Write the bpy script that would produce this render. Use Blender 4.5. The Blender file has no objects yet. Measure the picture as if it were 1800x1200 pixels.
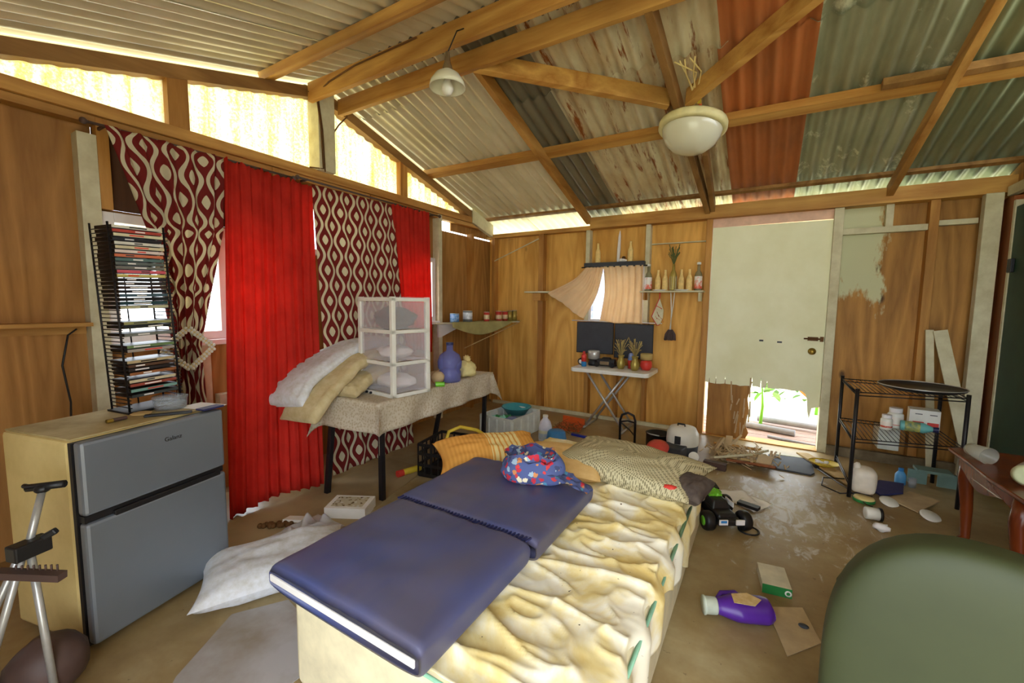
import bpy, math, random
from mathutils import Vector, Matrix, noise
random.seed(7)
PI = math.pi
S = bpy.context.scene
COL = S.collection

# ------------------------------------------------------------------ camera, sky, exposure
CAMX, CAMH = 3.202, 1.35
def set_camera():
    y, p, r = math.radians(30.979), math.radians(5.082), math.radians(0.6176)
    f = Vector((-math.sin(y)*math.cos(p), math.cos(y)*math.cos(p), -math.sin(p)))
    R = Vector((math.cos(y), math.sin(y), 0)); U = R.cross(f)
    R2 = R*math.cos(r)+U*math.sin(r); U2 = -R*math.sin(r)+U*math.cos(r)
    cd = bpy.data.cameras.new('camera'); co = bpy.data.objects.new('camera', cd); COL.objects.link(co)
    cd.sensor_width = 36; cd.lens = 737.09/1800*36; cd.clip_start = .02
    M = Matrix((R2, U2, -f)).transposed().to_4x4(); M.translation = Vector((CAMX, 0, CAMH))
    co.matrix_world = M; S.camera = co
set_camera()
w = bpy.data.worlds.new('sky'); S.world = w; w.use_nodes = True
bg = w.node_tree.nodes['Background']
bg.inputs['Color'].default_value = (.86, .93, 1.0, 1); bg.inputs['Strength'].default_value = 4.5
S.view_settings.view_transform = 'Standard'; S.view_settings.look = 'None'
S.view_settings.gamma = 1; S.view_settings.use_curve_mapping = False
S.view_settings.exposure = 0.78

# ------------------------------------------------------------------ materials
def lin(c):
    return tuple(((v/255)/12.92 if v/255 <= .04045 else ((v/255+.055)/1.055)**2.4) for v in c)+(1,)
class NT:
    def __init__(s, name):
        s.m = bpy.data.materials.new(name); s.m.use_nodes = True
        s.t = s.m.node_tree; s.b = s.t.nodes['Principled BSDF']; s.o = s.t.nodes['Material Output']
    def n(s, kind, **k):
        q = s.t.nodes.new(kind)
        for a, v in k.items(): setattr(q, a, v)
        return q
    def lk(s, a, b): s.t.links.new(a, b)
    def val(s, sock, v):
        if hasattr(v, 'links') or hasattr(v, 'is_linked'): s.lk(v, sock)
        else: sock.default_value = v
    def math(s, op, a, b=0., c=None):
        q = s.n('ShaderNodeMath', operation=op); s.val(q.inputs[0], a); s.val(q.inputs[1], b)
        if c is not None: s.val(q.inputs[2], c)
        return q.outputs[0]
    def co(s, kind='Object', scale=(1, 1, 1), rnd=True):
        t = s.n('ShaderNodeTexCoord'); v = t.outputs[kind]
        if rnd and kind == 'Object':
            i = s.n('ShaderNodeObjectInfo'); a = s.n('ShaderNodeVectorMath', operation='MULTIPLY_ADD')
            s.lk(i.outputs['Random'], a.inputs[0]); a.inputs[1].default_value = (17, 31, 23); s.lk(v, a.inputs[2]); v = a.outputs[0]
        m = s.n('ShaderNodeVectorMath', operation='MULTIPLY'); s.lk(v, m.inputs[0]); m.inputs[1].default_value = scale
        return m.outputs[0]
    def noise(s, vec, scale=5, detail=4, rough=.55, dist=0.):
        q = s.n('ShaderNodeTexNoise'); s.lk(vec, q.inputs['Vector']); q.inputs['Scale'].default_value = scale
        q.inputs['Detail'].default_value = detail; q.inputs['Roughness'].default_value = rough; q.inputs['Distortion'].default_value = dist
        return q.outputs['Fac']
    def ramp(s, fac, stops):
        q = s.n('ShaderNodeValToRGB'); s.lk(fac, q.inputs[0]); e = q.color_ramp.elements
        while len(e) < len(stops): e.new(.5)
        for el, (p, c) in zip(e, stops): el.position = p; el.color = c if len(c) == 4 else lin(c)
        return q.outputs[0]
    def mix(s, f, a, b, mode='MIX'):
        q = s.n('ShaderNodeMix', data_type='RGBA', blend_type=mode)
        s.val(q.inputs[0], f); s.val(q.inputs[6], a); s.val(q.inputs[7], b); return q.outputs[2]
    def sep(s, v):
        q = s.n('ShaderNodeSeparateXYZ'); s.lk(v, q.inputs[0]); return q.outputs
    def bump(s, h, strength=.3, dist=.01):
        q = s.n('ShaderNodeBump'); s.lk(h, q.inputs['Height']); q.inputs['Strength'].default_value = strength
        q.inputs['Distance'].default_value = dist; s.lk(q.outputs[0], s.b.inputs['Normal'])
    def fin(s, col=None, rough=.6, metal=0., spec=.5):
        if col is not None: s.val(s.b.inputs['Base Color'], col)
        s.val(s.b.inputs['Roughness'], rough); s.val(s.b.inputs['Metallic'], metal)
        s.b.inputs['Specular IOR Level'].default_value = spec
        return s.m
def plain(name, c, rough=.55, metal=0., var=.12, scale=9, spec=.4, c2=None):
    k = NT(name); f = k.noise(k.co(), scale, 5, .6)
    a = lin(c); d = lin(c2) if c2 else tuple(v*(1-var*2.2) for v in a[:3])+(1,)
    f2 = k.ramp(f, [(.35, (0, 0, 0, 1)), (.75, (1, 1, 1, 1))])
    return k.fin(k.mix(f2, a, d), rough, metal, spec)
def wood(name, c1, c2, axis='z', rough=.6, rings=9, knots=True, dark=(60, 36, 14), stain=None):
    k = NT(name); sc = {'z': (1, 1, .12), 'x': (.12, 1, 1), 'y': (1, .12, 1)}[axis]
    v = k.co(scale=sc); n1 = k.noise(v, 3.2, 3, .45, .3)
    g = k.math('PINGPONG', k.math('MULTIPLY', n1, rings), .5)
    g = k.math('MULTIPLY', g, 2.)
    fib = k.noise(v, 70, 3, .6)
    f = k.math('ADD', k.math('MULTIPLY', g, .55), k.math('MULTIPLY', fib, .45))
    col = k.ramp(f, [(.2, c1), (.85, c2)])
    big = k.noise(k.co(scale=(1, 1, .6)), 1.3, 3, .6)
    col = k.mix(k.ramp(big, [(.35, (0, 0, 0, 1)), (.75, (.55, .55, .55, 1))]), col, lin(tuple(.72*x for x in c2)))
    if knots:
        vv = k.n('ShaderNodeTexVoronoi'); k.lk(k.co(scale={'z': (1, 1, .55), 'x': (.55, 1, 1), 'y': (1, .55, 1)}[axis]), vv.inputs['Vector']); vv.inputs['Scale'].default_value = 2.6
        d = k.math('ADD', vv.outputs['Distance'], k.math('MULTIPLY', fib, .03))
        col = k.mix(k.ramp(d, [(.045, (.85, .85, .85, 1)), (.09, (0, 0, 0, 1))]), col, lin(dark))
    if stain: col = stain(k, col)
    k.bump(fib, .12, .004)
    return k.fin(col, rough, 0, .35)
def cloth(name, c, c2=None, trans=.25, scale=6, rough=.9):
    k = NT(name); f = k.noise(k.co(), scale, 5, .6)
    a = lin(c); d = lin(c2) if c2 else tuple(v*.7 for v in a[:3])+(1,)
    col = k.mix(k.ramp(f, [(.35, (0, 0, 0, 1)), (.7, (1, 1, 1, 1))]), a, d)
    return translu(k, col, trans, rough)
def translu(k, col, trans, rough=.9, tcol=None):
    k.fin(col, rough, 0, .15)
    if trans > 0:
        t = k.n('ShaderNodeBsdfTranslucent'); k.lk(tcol if tcol is not None else col, t.inputs[0])
        x = k.n('ShaderNodeMixShader'); x.inputs[0].default_value = trans
        k.lk(k.b.outputs[0], x.inputs[1]); k.lk(t.outputs[0], x.inputs[2]); k.lk(x.outputs[0], k.o.inputs[0])
    return k.m
def clear(name, c=(255, 255, 255), gloss=.08, trans=.0, rough=.05):
    k = NT(name); t = k.n('ShaderNodeBsdfTransparent'); t.inputs[0].default_value = lin(c)
    k.fin(lin(c), rough, 0, .6); x = k.n('ShaderNodeMixShader'); x.inputs[0].default_value = gloss+trans
    k.lk(t.outputs[0], x.inputs[1]); k.lk(k.b.outputs[0], x.inputs[2]); k.lk(x.outputs[0], k.o.inputs[0])
    return k.m
def ogee(name, ground, line, q=.082, L=.245, A=.024, trans=.3):
    k = NT(name); uv = k.n('ShaderNodeUVMap'); o = k.sep(uv.outputs[0]); u, v = o[0], o[1]
    c = k.math('MULTIPLY', k.math('COSINE', k.math('MULTIPLY', v, 2*PI/L)), A)
    def per(x, off): # distance of x to off modulo 2q
        m = k.math('FLOORED_MODULO', k.math('ADD', x, q-off+40*q), 2*q); return k.math('ABSOLUTE', k.math('SUBTRACT', m, q))
    de = per(k.math('SUBTRACT', u, c), .5*q); do = per(k.math('ADD', u, c), 1.5*q)
    ln = k.math('LESS_THAN', k.math('MINIMUM', de, do), .0115)
    def dia(offu, offv):
        du = per(u, offu)
        m = k.math('FLOORED_MODULO', k.math('ADD', v, L/2-offv+40*L), L); dv = k.math('ABSOLUTE', k.math('SUBTRACT', m, L/2))
        a = k.math('ADD', k.math('POWER', k.math('DIVIDE', du, .026), 1.35), k.math('POWER', k.math('DIVIDE', dv, .041), 1.35))
        return k.math('LESS_THAN', a, 1.)
    d = k.math('MAXIMUM', dia(0, 0), dia(q, L/2))
    col = k.mix(k.math('MAXIMUM', ln, d), lin(ground), lin(line))
    return translu(k, col, trans, .85)

M = {}
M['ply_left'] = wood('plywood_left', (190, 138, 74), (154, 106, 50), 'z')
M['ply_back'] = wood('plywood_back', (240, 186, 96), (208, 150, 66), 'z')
def paint_smear(k, col):
    o = k.sep(k.co(rnd=False)); n = k.noise(k.co(scale=(1, 1, .35), rnd=False), 9, 5, .65)
    mx = k.math('SUBTRACT', 4.07, o[0]); mz = k.math('SUBTRACT', o[2], 1.42)
    e = k.math('ADD', k.math('MINIMUM', k.math('MULTIPLY', mx, 6), k.math('MULTIPLY', mz, 2.2)), k.math('MULTIPLY', k.math('SUBTRACT', n, .5), 2.2))
    return k.mix(k.ramp(e, [(.0, (0, 0, 0, 1)), (.22, (1, 1, 1, 1))]), col, lin((205, 205, 165)))
M['ply_right'] = wood('plywood_smeared', (200, 146, 72), (154, 106, 46), 'z', stain=paint_smear)
M['ply_dark'] = wood('plywood_dark', (96, 62, 40), (70, 42, 26), 'z')
M['lum_x'] = wood('lumber_along_x', (222, 172, 92), (176, 120, 54), 'x', rings=6)
M['lum_y'] = wood('lumber_along_y', (214, 164, 90), (166, 112, 50), 'y', rings=6)
M['lum_z'] = wood('lumber_upright', (204, 150, 76), (158, 102, 42), 'z', rings=6)
M['lum_old'] = wood('lumber_weathered', (168, 126, 72), (128, 90, 46), 'y', rings=6)
M['white_wood'] = plain('painted_white_wood', (214, 208, 176), .6, c2=(186, 176, 140))
M['white_trim'] = plain('white_trim', (232, 228, 226), .5, var=.05)
M['door'] = plain('door_paint', (244, 244, 210), .55, scale=2.2, c2=(230, 228, 184))
M['brown_board'] = wood('brown_board', (150, 84, 36), (108, 56, 20), 'z', rings=5)
M['green_paint'] = plain('green_paint', (30, 66, 52), .5)
M['black'] = plain('black_plastic', (26, 25, 27), .45)
M['blackmetal'] = plain('black_metal', (34, 32, 36), .4, .3)
M['dark_panel'] = plain('charcoal_panel', (62, 64, 70), .7)
M['white_plastic'] = plain('white_plastic', (232, 230, 220), .4, var=.05)
M['steel'] = plain('brushed_steel', (136, 144, 154), .4, .6, scale=2, var=.05)
M['cream'] = plain('cream_enamel', (230, 208, 144), .5, scale=5, c2=(208, 184, 118))
M['dusty_top'] = plain('dusty_top', (196, 178, 128), .7, scale=6, c2=(150, 128, 80))
M['brass'] = plain('aged_brass', (170, 140, 60), .35, .8)
M['rust'] = plain('rusty_iron', (110, 74, 38), .7, .3)
M['red'] = plain('red_plastic', (214, 60, 50), .45)
M['blue'] = plain('blue_plastic', (50, 130, 196), .4)
M['teal'] = plain('teal_plastic', (56, 150, 160), .4)
M['green'] = plain('green_plastic', (40, 130, 66), .4)
M['lime'] = plain('lime_plastic', (120, 200, 50), .4)
M['yellow'] = plain('yellow_plastic', (226, 196, 60), .5)
M['tan'] = plain('tan_paper', (206, 176, 118), .8, c2=(180, 148, 96))
M['card'] = plain('cardboard', (196, 170, 130), .85)
M['paper'] = plain('white_paper', (236, 232, 226), .8, var=.05)
M['gold'] = plain('gold_glazed', (170, 150, 74), .35, .45)
M['brown_glass'] = plain('brown_metal', (150, 130, 100), .3, .6)
M['redwood'] = wood('reddish_wood', (134, 62, 26), (92, 36, 14), 'z', rough=.25, rings=4, knots=False)
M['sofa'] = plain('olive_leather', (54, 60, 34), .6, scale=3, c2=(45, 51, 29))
M['purple'] = plain('purple_plastic', (86, 40, 150), .35)
M['beige'] = plain('beige_twine', (248, 214, 140), .8, scale=40)
M['straw'] = plain('dried_grass', (190, 168, 104), .9)
M['leaf'] = plain('leaf', (120, 190, 50), .6)
M['grey_plastic'] = plain('grey_plastic', (222, 226, 218), .5)
M['aluminium'] = plain('aluminium', (196, 196, 192), .35, .5)
M['brownrail'] = plain('brown_rail', (84, 64, 58), .55)
M['mirror'] = plain('silver_disc', (200, 210, 214), .2, .9, var=.02)
M['orange'] = plain('orange_plastic', (214, 96, 40), .5)
M['navy'] = plain('navy_plastic', (40, 44, 90), .5)
M['dustbrown'] = plain('dried_debris', (120, 84, 50), .9)
M['pane'] = clear('window_glass')
M['clearp'] = clear('clear_plastic', (236, 240, 244), .1, .12, .12)
M['frost'] = clear('frosted_plastic', (250, 248, 250), .05, .12, .3)
M['bluewater'] = clear('blue_bottle', (176, 182, 244), .1, .16, .12)
M['glassy'] = clear('drinking_glass', (232, 232, 222), .2, .1, .08)
M['bag'] = clear('plastic_film', (240, 240, 246), .14, .3, .3)
k = NT('opal_glass'); M['opal'] = translu(k, k.mix(.5, lin((244, 242, 222)), lin((232, 230, 206))), .25, .12)
k.b.inputs['Specular IOR Level'].default_value = .6
M['ogee'] = ogee('ogee_print', (132, 44, 42), (226, 216, 186))
M['redcurtain'] = cloth('red_cotton', (222, 64, 52), (204, 54, 44), .5)
M['tancurtain'] = cloth('tan_cotton', (250, 226, 188), (240, 212, 170), .45)
M['white_sheet'] = cloth('white_quilt', (218, 220, 226), (196, 194, 190), .0, 30)
M['tan_quilt'] = cloth('tan_quilt', (206, 190, 150), (184, 164, 120), .0, 16)
M['tarp'] = clear('table_plastic', (236, 226, 206), .06, .74, .35)
def lace():
    k = NT('lace_tablecloth'); v = k.n('ShaderNodeTexVoronoi'); k.lk(k.co(), v.inputs['Vector']); v.inputs['Scale'].default_value = 60
    f = k.noise(k.co(), 7, 4); a = k.ramp(v.outputs['Distance'], [(.2, (206, 190, 160)), (.6, (240, 232, 216))])
    return translu(k, k.mix(k.math('MULTIPLY', f, .8), a, lin((196, 176, 138))), .25, .5)
M['lace'] = lace()
def fibreglass():
    k = NT('yellowed_fibreglass'); v = k.co(scale=(1, 1, .09)); f = k.noise(v, 9, 5, .6); g = k.noise(k.co(), 60, 3, .7)
    f2 = k.math('ADD', k.math('MULTIPLY', f, .6), k.math('MULTIPLY', g, .4))
    col = k.ramp(f2, [(.36, (226, 178, 70)), (.46, (246, 226, 150)), (.54, (255, 250, 220))])
    return translu(k, col, .75, .6, k.mix(.55, col, lin((150, 138, 84)), 'MULTIPLY'))
M['fibre'] = fibreglass()
def roofsheet(name, c, c2, spot=None, amt=.5, sc=(7, .8, 1), rough=.42, metal=.3):
    k = NT(name); f = k.noise(k.co(scale=(1, .25, 1)), 5, 5, .6)
    col = k.mix(k.ramp(f, [(.35, (0, 0, 0, 1)), (.7, (1, 1, 1, 1))]), lin(c), lin(c2))
    if spot:
        n = k.noise(k.co(scale=sc), 2.4, 6, .7)
        col = k.mix(k.ramp(n, [(amt, (0, 0, 0, 1)), (amt+.08, (1, 1, 1, 1))]), col, lin(spot))
    return k.fin(col, rough, metal, .4)
M['roof_clean'] = roofsheet('zinc_clean', (240, 234, 210), (214, 206, 176))
M['roof_dark'] = roofsheet('zinc_dark', (136, 130, 112), (112, 106, 88))
M['roof_rust'] = roofsheet('zinc_rust_streaks', (232, 226, 196), (196, 172, 130), (146, 84, 34), .56)
M['roof_red'] = roofsheet('red_oxide', (190, 112, 60), (156, 96, 56), rough=.7, metal=0)
M['roof_grey'] = roofsheet('zinc_flaking', (170, 172, 144), (138, 142, 114), (216, 218, 190), .56, (2.2, 1.4, 1))
M['roof_green'] = roofsheet('grey_green_sheet', (136, 142, 112), (118, 124, 96))
def floor_mat():
    k = NT('worn_plywood_floor'); v = k.co(scale=(.35, 1, 1), rnd=False); g = k.noise(v, 14, 4, .6); n = k.noise(k.co(rnd=False), 1.6, 6, .65)
    col = k.ramp(n, [(.3, (132, 104, 62)), (.5, (164, 140, 96)), (.68, (190, 174, 134))])
    col = k.mix(k.math('MULTIPLY', g, .35), col, lin((98, 72, 40)))
    sp = k.noise(k.co(rnd=False), 26, 3, .6); col = k.mix(k.ramp(sp, [(.68, (0, 0, 0, 1)), (.74, (.6, .6, .6, 1))]), col, lin((84, 62, 36)))
    # dried white paint scuffs on the boards
    o = k.sep(k.co(rnd=False)); dx = k.math('DIVIDE', k.math('SUBTRACT', o[0], 3.38), .42); dy = k.math('DIVIDE', k.math('SUBTRACT', o[1], 3.32), .62)
    r = k.math('SQRT', k.math('ADD', k.math('MULTIPLY', dx, dx), k.math('MULTIPLY', dy, dy)))
    st = k.noise(k.co(scale=(1, .45, 1), rnd=False), 16, 5, .7, .8); e = k.math('SUBTRACT', k.math('MULTIPLY', st, 1.5), k.math('MULTIPLY', r, .22))
    col = k.mix(k.ramp(e, [(.60, (0, 0, 0, 1)), (.80, (.6, .6, .6, 1))]), col, lin((222, 224, 226)))
    return k.fin(col, k.math('ADD', k.math('MULTIPLY', n, .4), .2), 0, .5)
M['floor'] = floor_mat()
def sheet_mat():
    k = NT('stained_yellow_sheet'); n = k.noise(k.co(), 3.4, 6, .6, .5)
    col = k.ramp(n, [(.36, (220, 192, 118)), (.47, (232, 214, 156)), (.58, (240, 234, 214))])
    s = k.noise(k.co(), 46, 2, .5); col = k.mix(k.ramp(s, [(.74, (0, 0, 0, 1)), (.77, (1, 1, 1, 1))]), col, lin((84, 62, 40)))
    return k.fin(col, .8, 0, .2)
M['sheet'] = sheet_mat()
def navy_mat():
    k = NT('navy_nylon'); n = k.noise(k.co(scale=(1, .5, 1)), 3, 4, .6)
    return k.fin(k.ramp(n, [(.35, (62, 72, 122)), (.65, (86, 84, 108))]), .42, 0, .5)
M['navy_nylon'] = navy_mat()
def printed(name, base, cols, scale=30, thr=.45):
    k = NT(name); v = k.n('ShaderNodeTexVoronoi'); v.inputs['Scale'].default_value = scale
    nn = k.n('ShaderNodeTexNoise'); k.lk(k.co(), nn.inputs['Vector']); nn.inputs['Scale'].default_value = 38; dv = k.n('ShaderNodeVectorMath', operation='MULTIPLY_ADD')
    k.lk(nn.outputs['Color'], dv.inputs[0]); dv.inputs[1].default_value = (.03, .03, .03); k.lk(k.co(), dv.inputs[2]); k.lk(dv.outputs[0], v.inputs['Vector'])
    h = k.sep(v.outputs['Color']); col = k.ramp(h[0], [((i+.0)/len(cols), c) for i, c in enumerate(cols)])
    col.node.color_ramp.interpolation = 'CONSTANT'
    return k.fin(k.mix(k.math('LESS_THAN', v.outputs['Distance'], thr), lin(base), col), .85, 0, .2)
M['animalprint'] = printed('playful_print', (84, 96, 146), [(196, 54, 70), (84, 96, 146), (230, 220, 190), (90, 150, 186), (210, 140, 90), (70, 78, 116), (206, 70, 72), (160, 186, 206)], 34, .5)
M['grunge'] = printed('debris_print', (196, 186, 160), [(120, 100, 70), (210, 206, 196), (90, 70, 50), (160, 140, 100)], 40, .4)
def tribal():
    k = NT('tribal_print'); o = k.sep(k.co(rnd=False)); x, y = o[0], o[1]
    r = k.math('SQRT', k.math('ADD', k.math('POWER', k.math('ABSOLUTE', k.math('SUBTRACT', x, .10)), 2.), k.math('POWER', k.math('ABSOLUTE', k.math('SUBTRACT', y, .02)), 2.)))
    dots0 = k.math('SINE', k.math('MULTIPLY', x, 420.))
    ring = k.math('MULTIPLY', k.math('SINE', k.math('MULTIPLY', r, 300.)), k.math('ADD', dots0, .35)); dots = k.math('SINE', k.math('MULTIPLY', k.math('ADD', x, k.math('MULTIPLY', y, .6)), 330.)); d2 = k.math('SINE', k.math('MULTIPLY', k.math('SUBTRACT', y, k.math('MULTIPLY', x, .5)), 330.))
    a = k.math('GREATER_THAN', k.math('MULTIPLY', dots, d2), .1); b = k.math('GREATER_THAN', ring, .2)
    n = k.noise(k.co(rnd=False), 9, 1); f = k.mix(k.math('GREATER_THAN', n, .5), a, b)
    col = k.mix(f, lin((204, 194, 156)), lin((110, 102, 74)))
    return k.fin(k.mix(k.math('MULTIPLY', k.noise(k.co(), 5), .5), col, lin((196, 186, 150))), .85, 0, .2)
M['tribal'] = tribal()
def stripes():
    k = NT('striped_orange_weave'); o = k.sep(k.co(rnd=False)); x = o[0]
    fine = k.math('SINE', k.math('MULTIPLY', x, 260.)); m = k.math('SINE', k.math('MULTIPLY', k.math('ADD', x, .05), 12.))
    zone = k.math('GREATER_THAN', m, .35); str_ = k.math('GREATER_THAN', k.math('SINE', k.math('MULTIPLY', x, 190.)), -.5)
    base = k.mix(k.math('MULTIPLY', k.math('ADD', fine, 1.), .25), lin((224, 164, 82)), lin((196, 132, 56)))
    return k.fin(k.mix(k.math('MULTIPLY', zone, str_), base, lin((236, 216, 152))), .9, 0, .1)
M['stripes'] = stripes()
def canlabel(name, c1, c2, z0, z1):
    k = NT(name); o = k.sep(k.co(rnd=False)); z = o[2]
    f = k.math('MULTIPLY', k.math('GREATER_THAN', z, z0), k.math('LESS_THAN', z, z1))
    n = k.noise(k.co(), 30, 3); col = k.mix(f, lin(c1), k.mix(k.ramp(n, [(.45, (0, 0, 0, 1)), (.5, (.3, .3, .3, 1))]), lin(c2), lin(c1)))
    return k.fin(col, .4, .1, .5)

# ------------------------------------------------------------------ mesh builders
class B:
    def __init__(s): s.v = []; s.f = []; s.uv = {}; s.sm = []
    def add(s, vs, fs, smooth=False, uvs=None):
        b = len(s.v); s.v += [Vector(p) for p in vs]
        for f in fs:
            s.sm.append(smooth); s.f.append([i+b for i in f])
        if uvs:
            for i, u in enumerate(uvs): s.uv[b+i] = u
        return s
    def box(s, c, d, rz=0., R=None, taper=1.):
        R = R or Matrix.Rotation(rz, 3, 'Z'); c = Vector(c); x, y, z = d[0]/2, d[1]/2, d[2]/2; t = taper
        vs = [c+R@Vector(p) for p in ((-x, -y, -z), (x, -y, -z), (x, y, -z), (-x, y, -z), (-x*t, -y*t, z), (x*t, -y*t, z), (x*t, y*t, z), (-x*t, y*t, z))]
        return s.add(vs, [(0, 3, 2, 1), (4, 5, 6, 7), (0, 1, 5, 4), (1, 2, 6, 5), (2, 3, 7, 6), (3, 0, 4, 7)])
    def lo(s, a, b): # box from min to max corner
        return s.box([(p+q)/2 for p, q in zip(a, b)], [q-p for p, q in zip(a, b)])
    def beam(s, p, q, w, h, up=(0, 0, 1)):
        p, q = Vector(p), Vector(q); d = (q-p); L = d.length; d.normalize(); up = Vector(up)
        sd = d.cross(up)
        if sd.length < 1e-4: sd = d.cross(Vector((0, 1, 0)))
        sd.normalize(); u = sd.cross(d)
        return s.box((p+q)/2, (L, w, h), R=Matrix((d, -sd, u)).transposed())
    def tube(s, pts, r, n=8, closed=False, cap=True):
        pts = [Vector(p) for p in pts]; m = len(pts); rr = r if isinstance(r, (list, tuple)) else [r]*m
        vs = []; prev = None
        for i, p in enumerate(pts):
            if closed: t = pts[(i+1) % m]-pts[i-1]
            else: t = pts[min(i+1, m-1)]-pts[max(i-1, 0)]
            t.normalize()
            if prev is None:
                a = Vector((0, 0, 1)) if abs(t.z) < .9 else Vector((1, 0, 0)); a = (a-t*a.dot(t)).normalized()
            else: a = (prev-t*prev.dot(t)).normalized()
            prev = a; b = t.cross(a)
            vs += [p+(a*math.cos(2*PI*j/n)+b*math.sin(2*PI*j/n))*rr[i] for j in range(n)]
        fs = []
        for i in range(m if closed else m-1):
            k = (i+1) % m
            fs += [(i*n+j, i*n+(j+1) % n, k*n+(j+1) % n, k*n+j) for j in range(n)]
        if not closed and cap: fs += [tuple(range(n-1, -1, -1)), tuple(range((m-1)*n, m*n))]
        return s.add(vs, fs, True)
    def cyl(s, c, r, h, n=20, r2=None, axis=(0, 0, 1)):
        a = Vector(axis).normalized(); c = Vector(c); return s.lathe([(0, 0), (r, 0), (r if r2 is None else r2, h), (0, h)], c, n, a, smooth=False)
    def lathe(s, prof, c=(0, 0, 0), n=24, axis=(0, 0, 1), smooth=True, sx=1., sy=1.):
        a = Vector(axis).normalized(); R = a.to_track_quat('Z', 'Y').to_matrix(); c = Vector(c); vs = []; fs = []; ring = []
        for r, z in prof:
            if r < 1e-6: vs.append(c+R@Vector((0, 0, z))); ring.append([len(vs)-1])
            else:
                b = len(vs); vs += [c+R@Vector((r*sx*math.cos(2*PI*j/n), r*sy*math.sin(2*PI*j/n), z)) for j in range(n)]; ring.append(list(range(b, b+n)))
        for p, q in zip(ring, ring[1:]):
            for j in range(n):
                k = (j+1) % n
                if len(p) == 1 and len(q) > 1: fs.append((p[0], q[j], q[k])[::-1])
                elif len(q) == 1 and len(p) > 1: fs.append((p[j], p[k], q[0]))
                elif len(p) > 1: fs.append((p[j], p[k], q[k], q[j]))
        return s.add(vs, fs, smooth)
    def grid(s, fn, nu, nv, uvf=None, smooth=True, wrap=False):
        vs = []; uvs = []
        for i in range(nu+1):
            for j in range(nv+1):
                vs.append(fn(i/nu, j/nv)); uvs.append(uvf(i/nu, j/nv) if uvf else (0, 0))
        fs = [(i*(nv+1)+j, (i+1)*(nv+1)+j, (i+1)*(nv+1)+j+1, i*(nv+1)+j+1) for i in range(nu) for j in range(nv)]
        return s.add(vs, fs, smooth, uvs if uvf else None)
    def poly(s, pts, th, normal): # extruded polygon
        n = Vector(normal)*th; m = len(pts); vs = [Vector(p) for p in pts]+[Vector(p)+n for p in pts]
        return s.add(vs, [tuple(range(m-1, -1, -1)), tuple(range(m, 2*m))]+[(i, (i+1) % m, m+(i+1) % m, m+i) for i in range(m)])
    def blob(s, c, r, sc=(1, 1, 1), amp=0., fr=3., n=16, m=10, seed=0, R=None, sq=1.):
        c = Vector(c); vs = []; R = R or Matrix.Identity(3)
        pr = lambda v: math.copysign(abs(v)**sq, v)
        def fn(u, v):
            a, b = 2*PI*u, PI*(v-.5); d = Vector((pr(math.cos(b))*pr(math.cos(a)), pr(math.cos(b))*pr(math.sin(a)), pr(math.sin(b))))
            k = 1+amp*noise.noise(d*fr+Vector((seed*3.1, seed*1.7, seed)))
            return c+R@Vector((d.x*sc[0]*r*k, d.y*sc[1]*r*k, d.z*sc[2]*r*k))
        return s.grid(fn, n, m)
    def build(s, name, mat, parent=None, bevel=0., solid=0., sub=0, auto=True, origin=None, recalc=False):
        me = bpy.data.meshes.new(name); o = bpy.data.objects.new(name, me); COL.objects.link(o)
        if parent is None:
            if origin is None and s.v:
                xs = [p.x for p in s.v]; ys = [p.y for p in s.v]; origin = ((min(xs)+max(xs))/2, (min(ys)+max(ys))/2, min(p.z for p in s.v))
            origin = Vector(origin); inv = Matrix.Translation(-origin); o.location = origin
        else:
            P = Matrix.Identity(4); q = parent
            while q: P = Matrix.LocRotScale(q.location, q.rotation_euler, None)@P; q = q.parent
            inv = P.inverted(); o.parent = parent
        me.from_pydata([inv@p for p in s.v], [], s.f)
        me.polygons.foreach_set('use_smooth', s.sm)
        if s.uv:
            l = me.uv_layers.new(name='UVMap')
            for lp in me.loops: l.data[lp.index].uv = s.uv.get(lp.vertex_index, (0, 0))
        me.validate(); me.update()
        if mat is not None: me.materials.append(M[mat] if isinstance(mat, str) else mat)
        if bevel:
            b = o.modifiers.new('bevel', 'BEVEL'); b.width = bevel; b.segments = 2; b.limit_method = 'ANGLE'; b.angle_limit = .7
        if solid:
            b = o.modifiers.new('solid', 'SOLIDIFY'); b.thickness = solid; b.offset = 0
        if sub:
            b = o.modifiers.new('sub', 'SUBSURF'); b.levels = sub; b.render_levels = sub
        return o
def tag(o, label=None, cat=None, group=None, kind=None):
    if label: o['label'] = label
    if cat: o['category'] = cat
    if group: o['group'] = group
    if kind: o['kind'] = kind
    return o
def thing(name, label, cat, loc=(0, 0, 0), rz=0., group=None):
    o = bpy.data.objects.new(name, None); COL.objects.link(o); o.empty_display_size = .05
    o.location = loc; o.rotation_euler = (0, 0, rz); return tag(o, label, cat, group)
def struct(b, name, mat, parent=None, **k):
    o = b.build(name, mat, parent, **k)
    if parent is None: o['kind'] = 'structure'
    return o
def nz(p, f=1., s=0.): return noise.noise(Vector(p)*f+Vector((s, s*1.3, s*2.1)))
def lerp(a, b, t): return a+(b-a)*t
def smooth(t): t = max(0, min(1, t)); return t*t*(3-2*t)
ORD = ['topmost', 'second from the top', 'third from the top', 'fourth from the top', 'fifth from the top', 'sixth from the top', 'seventh from the top', 'eighth from the top', 'ninth from the top', 'tenth from the top'] + \
    [w+' from the top' for w in 'eleventh twelfth thirteenth fourteenth fifteenth sixteenth seventeenth eighteenth nineteenth twentieth'.split()] + \
    ['twenty-'+w+' from the top' for w in 'first second third fourth fifth sixth seventh eighth ninth'.split()] + ['thirtieth from the top'] + ['thirty-'+w+' from the top' for w in 'first second third fourth fifth'.split()]

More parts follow.
